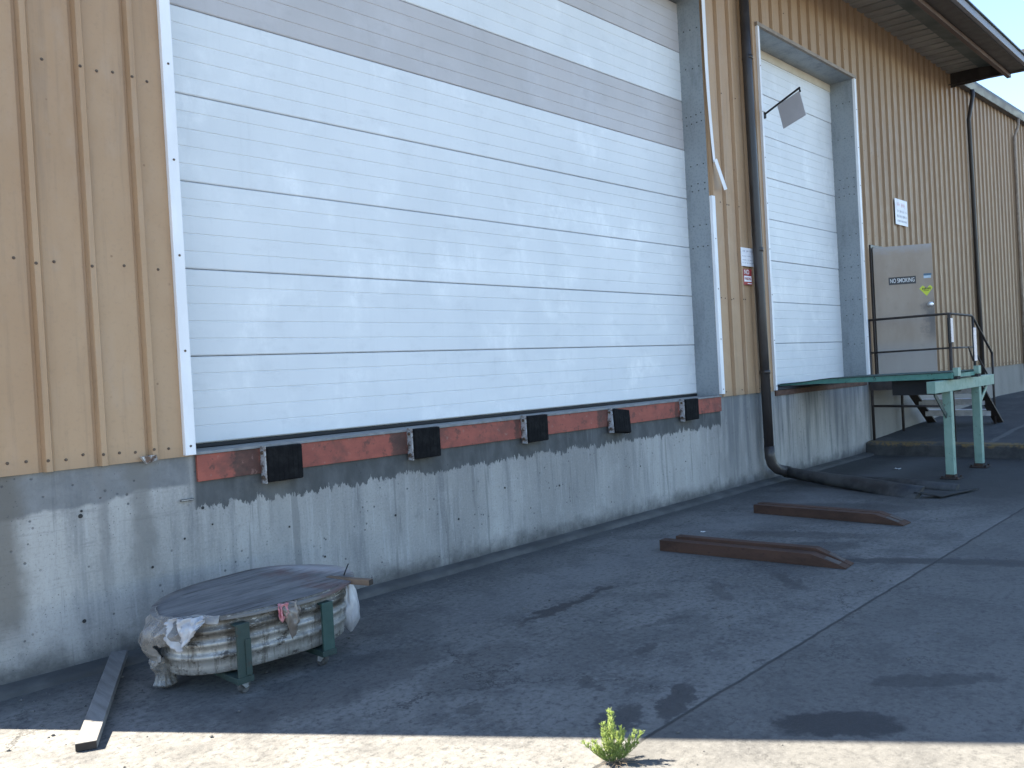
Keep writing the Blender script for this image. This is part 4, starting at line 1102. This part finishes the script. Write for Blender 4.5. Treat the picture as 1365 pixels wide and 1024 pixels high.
# ------------------------------------------------------------------ weed at the sunlit edge
WL = Vector((2.668, -3.19, 0))
W_ = empty('weed', WL, 'bushy green weed growing in the paving at the sunlight edge', 'weed')
rw = random.Random(12)
sm, lm = MB(), MB()
def leaf_at(p_, d, L, w):
    d = d.normalized(); s_ = d.cross(Vector((rw.uniform(-1, 1), rw.uniform(-1, 1), rw.uniform(-.2, 1)))).normalized(); n_ = d.cross(s_)
    m1 = p_ + d * L * .55 + n_ * L * .08
    lm.bm.faces.new([lm.bm.verts.new(q) for q in (p_, m1 + s_ * w, p_ + d * L, m1 - s_ * w)])
def shoot(p_, d, L, depth):
    pts = [p_]; n_ = 7; cur = Vector(p_); dr = d.normalized()
    for i in range(n_):
        dr = (dr + Vector((rw.uniform(-.12, .12), rw.uniform(-.12, .12), .10))).normalized(); cur = cur + dr * L / n_; pts.append(cur.copy())
    sm.tube(pts, [.0022 * (1 - .8 * i / n_) * (1 if depth == 0 else .6) for i in range(n_ + 1)], 5)
    for i in range(1, n_ + 1):
        for _ in range(2):
            t_ = rw.random(); q_ = pts[i - 1].lerp(pts[i], t_)
            dd2 = (dr + Vector((rw.uniform(-1, 1), rw.uniform(-1, 1), rw.uniform(-.3, .8)))).normalized()
            leaf_at(q_, dd2, rw.uniform(.012, .026) * (1.15 - .5 * i / n_), rw.uniform(.0010, .0021))
        if depth < 1 and 1 <= i < n_:
            for _ in range(2):
                a = rw.uniform(0, 2 * PI); shoot(pts[i], dr * 1.0 + Vector((math.cos(a), math.sin(a), .3)) * .62, L * rw.uniform(.20, .42) * (1.15 - i / n_), 1)
RV = Vector((.6958, -.7162, 0))   # only a direction for spreading the shoots
for off, d, L in ((0, (.0, .0, 1), .235), (.006, (.25, -.3, 1), .16), (-.008, (-.35, .3, 1), .15), (.014, (1.0, -1.0, .8), .17), (-.014, (-.95, .9, .6), .15), (.01, (.9, -.6, .5), .13), (-.01, (-.8, .4, .4), .12), (0.004, (.05, .05, 1), .19), (0, (.0, .0, 1), .215), (0.004, (.12, .1, 1), .17), (-.004, (-.2, .12, 1), .175), (.01, (.35, -.2, 1), .13), (-.01, (-.4, .1, .9), .14), (.012, (.75, -.75, .95), .155), (-.012, (-.7, .6, .7), .13), (0, (.1, -.5, .9), .12), (.008, (.5, .4, .8), .12), (-.01, (-.3, -.4, .7), .10), (.01, (.5, -.3, .55), .11), (-.01, (-.55, .3, .5), .11)):
    shoot(WL + RV * off, Vector(d), L, 0)
sm.build('stem', M['stem'], W_); lm.build('leaf', M['leaf'], W_, clean=False)
sm, lm_keep = MB(), lm
D_ = empty('dry_weed', WL + Vector((.0, -.03, 0)), 'brown dry stems lying flat around the foot of the green weed', 'weed')
for i in range(44):
    a = rw.uniform(0, 2 * PI); L = rw.uniform(.04, .10); p0 = WL + Vector((rw.uniform(-.02, .02), rw.uniform(-.03, .01), .003))
    if i < 12: a = math.atan2(-.716, .696) + rw.uniform(-.5, .5); L *= 1.15
    p1 = p0 + Vector((math.cos(a) * L * .5, math.sin(a) * L * .5, rw.uniform(.006, .02))); p2 = p0 + Vector((math.cos(a + rw.uniform(-.4, .4)) * L, math.sin(a) * L, rw.uniform(.002, .012)))
    sm.tube([p0, p1, p2], [.0009, .0008, .0004], 5)
sm.build('dry_stem', M['drystem'], D_)

# ------------------------------------------------------------------ scraps and grit
def scrap(x_, y_, s_, label, z=0.006, mat='paper'):
    m = MB()
    def fn(u, v): return (x_ + (u - .5) * s_, y_ + (v - .5) * s_ * .7, z + s_ * .25 * abs(mnoise.noise((u * 3 + x_, v * 3, y_))))
    m.grid(fn, 6, 6); o = m.build('paper_scrap', M[mat], loc=(x_, y_, 0)); sd = o.modifiers.new('thickness', 'SOLIDIFY'); sd.thickness = .001
    tag(o, label, 'litter', 'scraps of white paper on the paving')
scrap(12.05, -1.05, .11, 'small white paper scrap on the dark ground beneath the green platform')
scrap(6.95, -1.02, .045, 'tiny white paper scrap between the two brown fork extensions')
scrap(3.25, -.30, .05, 'tiny white scrap at the wall foot right of the tank')
rg = random.Random(21); m = MB()
def pebble(x_, y_, r_):
    q = bmesh.ops.create_icosphere(m.bm, subdivisions=1, radius=r_)
    for v in q['verts']: v.co = Vector((v.co.x * rg.uniform(.8, 1.3) + x_, v.co.y * rg.uniform(.8, 1.3) + y_, max(-.002, v.co.z * .7) + r_ * .45))
for i in range(420):
    t_ = rg.random()
    if t_ < .35: x_, y_ = rg.uniform(1.0, 10), -.20 - abs(rg.gauss(0, .12))
    elif t_ < .5: x_, y_ = rg.uniform(1.0, 2.4), rg.uniform(-1.6, -.3)
    else: x_, y_ = rg.uniform(1.5, 11), rg.uniform(-4.4, -.4)
    pebble(x_, y_, rg.choice((.002, .003, .003, .004, .004, .006, .009)))
tag(m.build('gravel', M['gravel']), 'loose grit and small stones scattered on the paving', 'gravel', kind='stuff')

# ------------------------------------------------------------------ light, sky, camera
SUN_EL = math.radians(44); toward = Vector((-.576, .817, 0)).normalized()
sd_ = Vector((toward.x * math.cos(SUN_EL), toward.y * math.cos(SUN_EL), math.sin(SUN_EL)))
sl = bpy.data.lights.new('sun', 'SUN'); sl.energy = 5.0; sl.angle = math.radians(.5); sl.color = (1, .91, .76)
so = bpy.data.objects.new('sun', sl); COL.objects.link(so); so.rotation_euler = (-sd_).to_track_quat('-Z', 'Y').to_euler(); so.location = (-10, 14, 18)
w = bpy.data.worlds.new('World'); SC.world = w; w.use_nodes = True
nt = w.node_tree; sk = nt.nodes.new('ShaderNodeTexSky'); sk.sky_type = 'NISHITA'; sk.sun_disc = False
sk.sun_elevation = SUN_EL; sk.sun_rotation = math.atan2(toward.x, toward.y); sk.air_density = 1.0; sk.dust_density = .3; sk.ozone_density = 2.2
nt.links.new(sk.outputs[0], nt.nodes['Background'].inputs[0]); nt.nodes['Background'].inputs[1].default_value = .068

cam = bpy.data.cameras.new('camera'); cam.sensor_width = 36; cam.lens = 36 * 1104 / 1365; cam.clip_start = .05; cam.clip_end = 2000
co = bpy.data.objects.new('camera', cam); COL.objects.link(co)
R_ = Vector((.6957746, -.71617102, -.05474277)); U_ = Vector((.0460747, -.03155634, .99843944)); F_ = Vector((.71678087, .69721106, -.01104127))
mt = Matrix((R_, U_, -F_)).transposed().to_4x4(); mt.translation = (0, -5.32, 1.62); co.matrix_world = mt
SC.camera = co
SC.view_settings.view_transform = 'Standard'; SC.view_settings.look = 'None'; SC.view_settings.gamma = 1; SC.view_settings.exposure = 2.75
SC.cycles.use_denoising = True
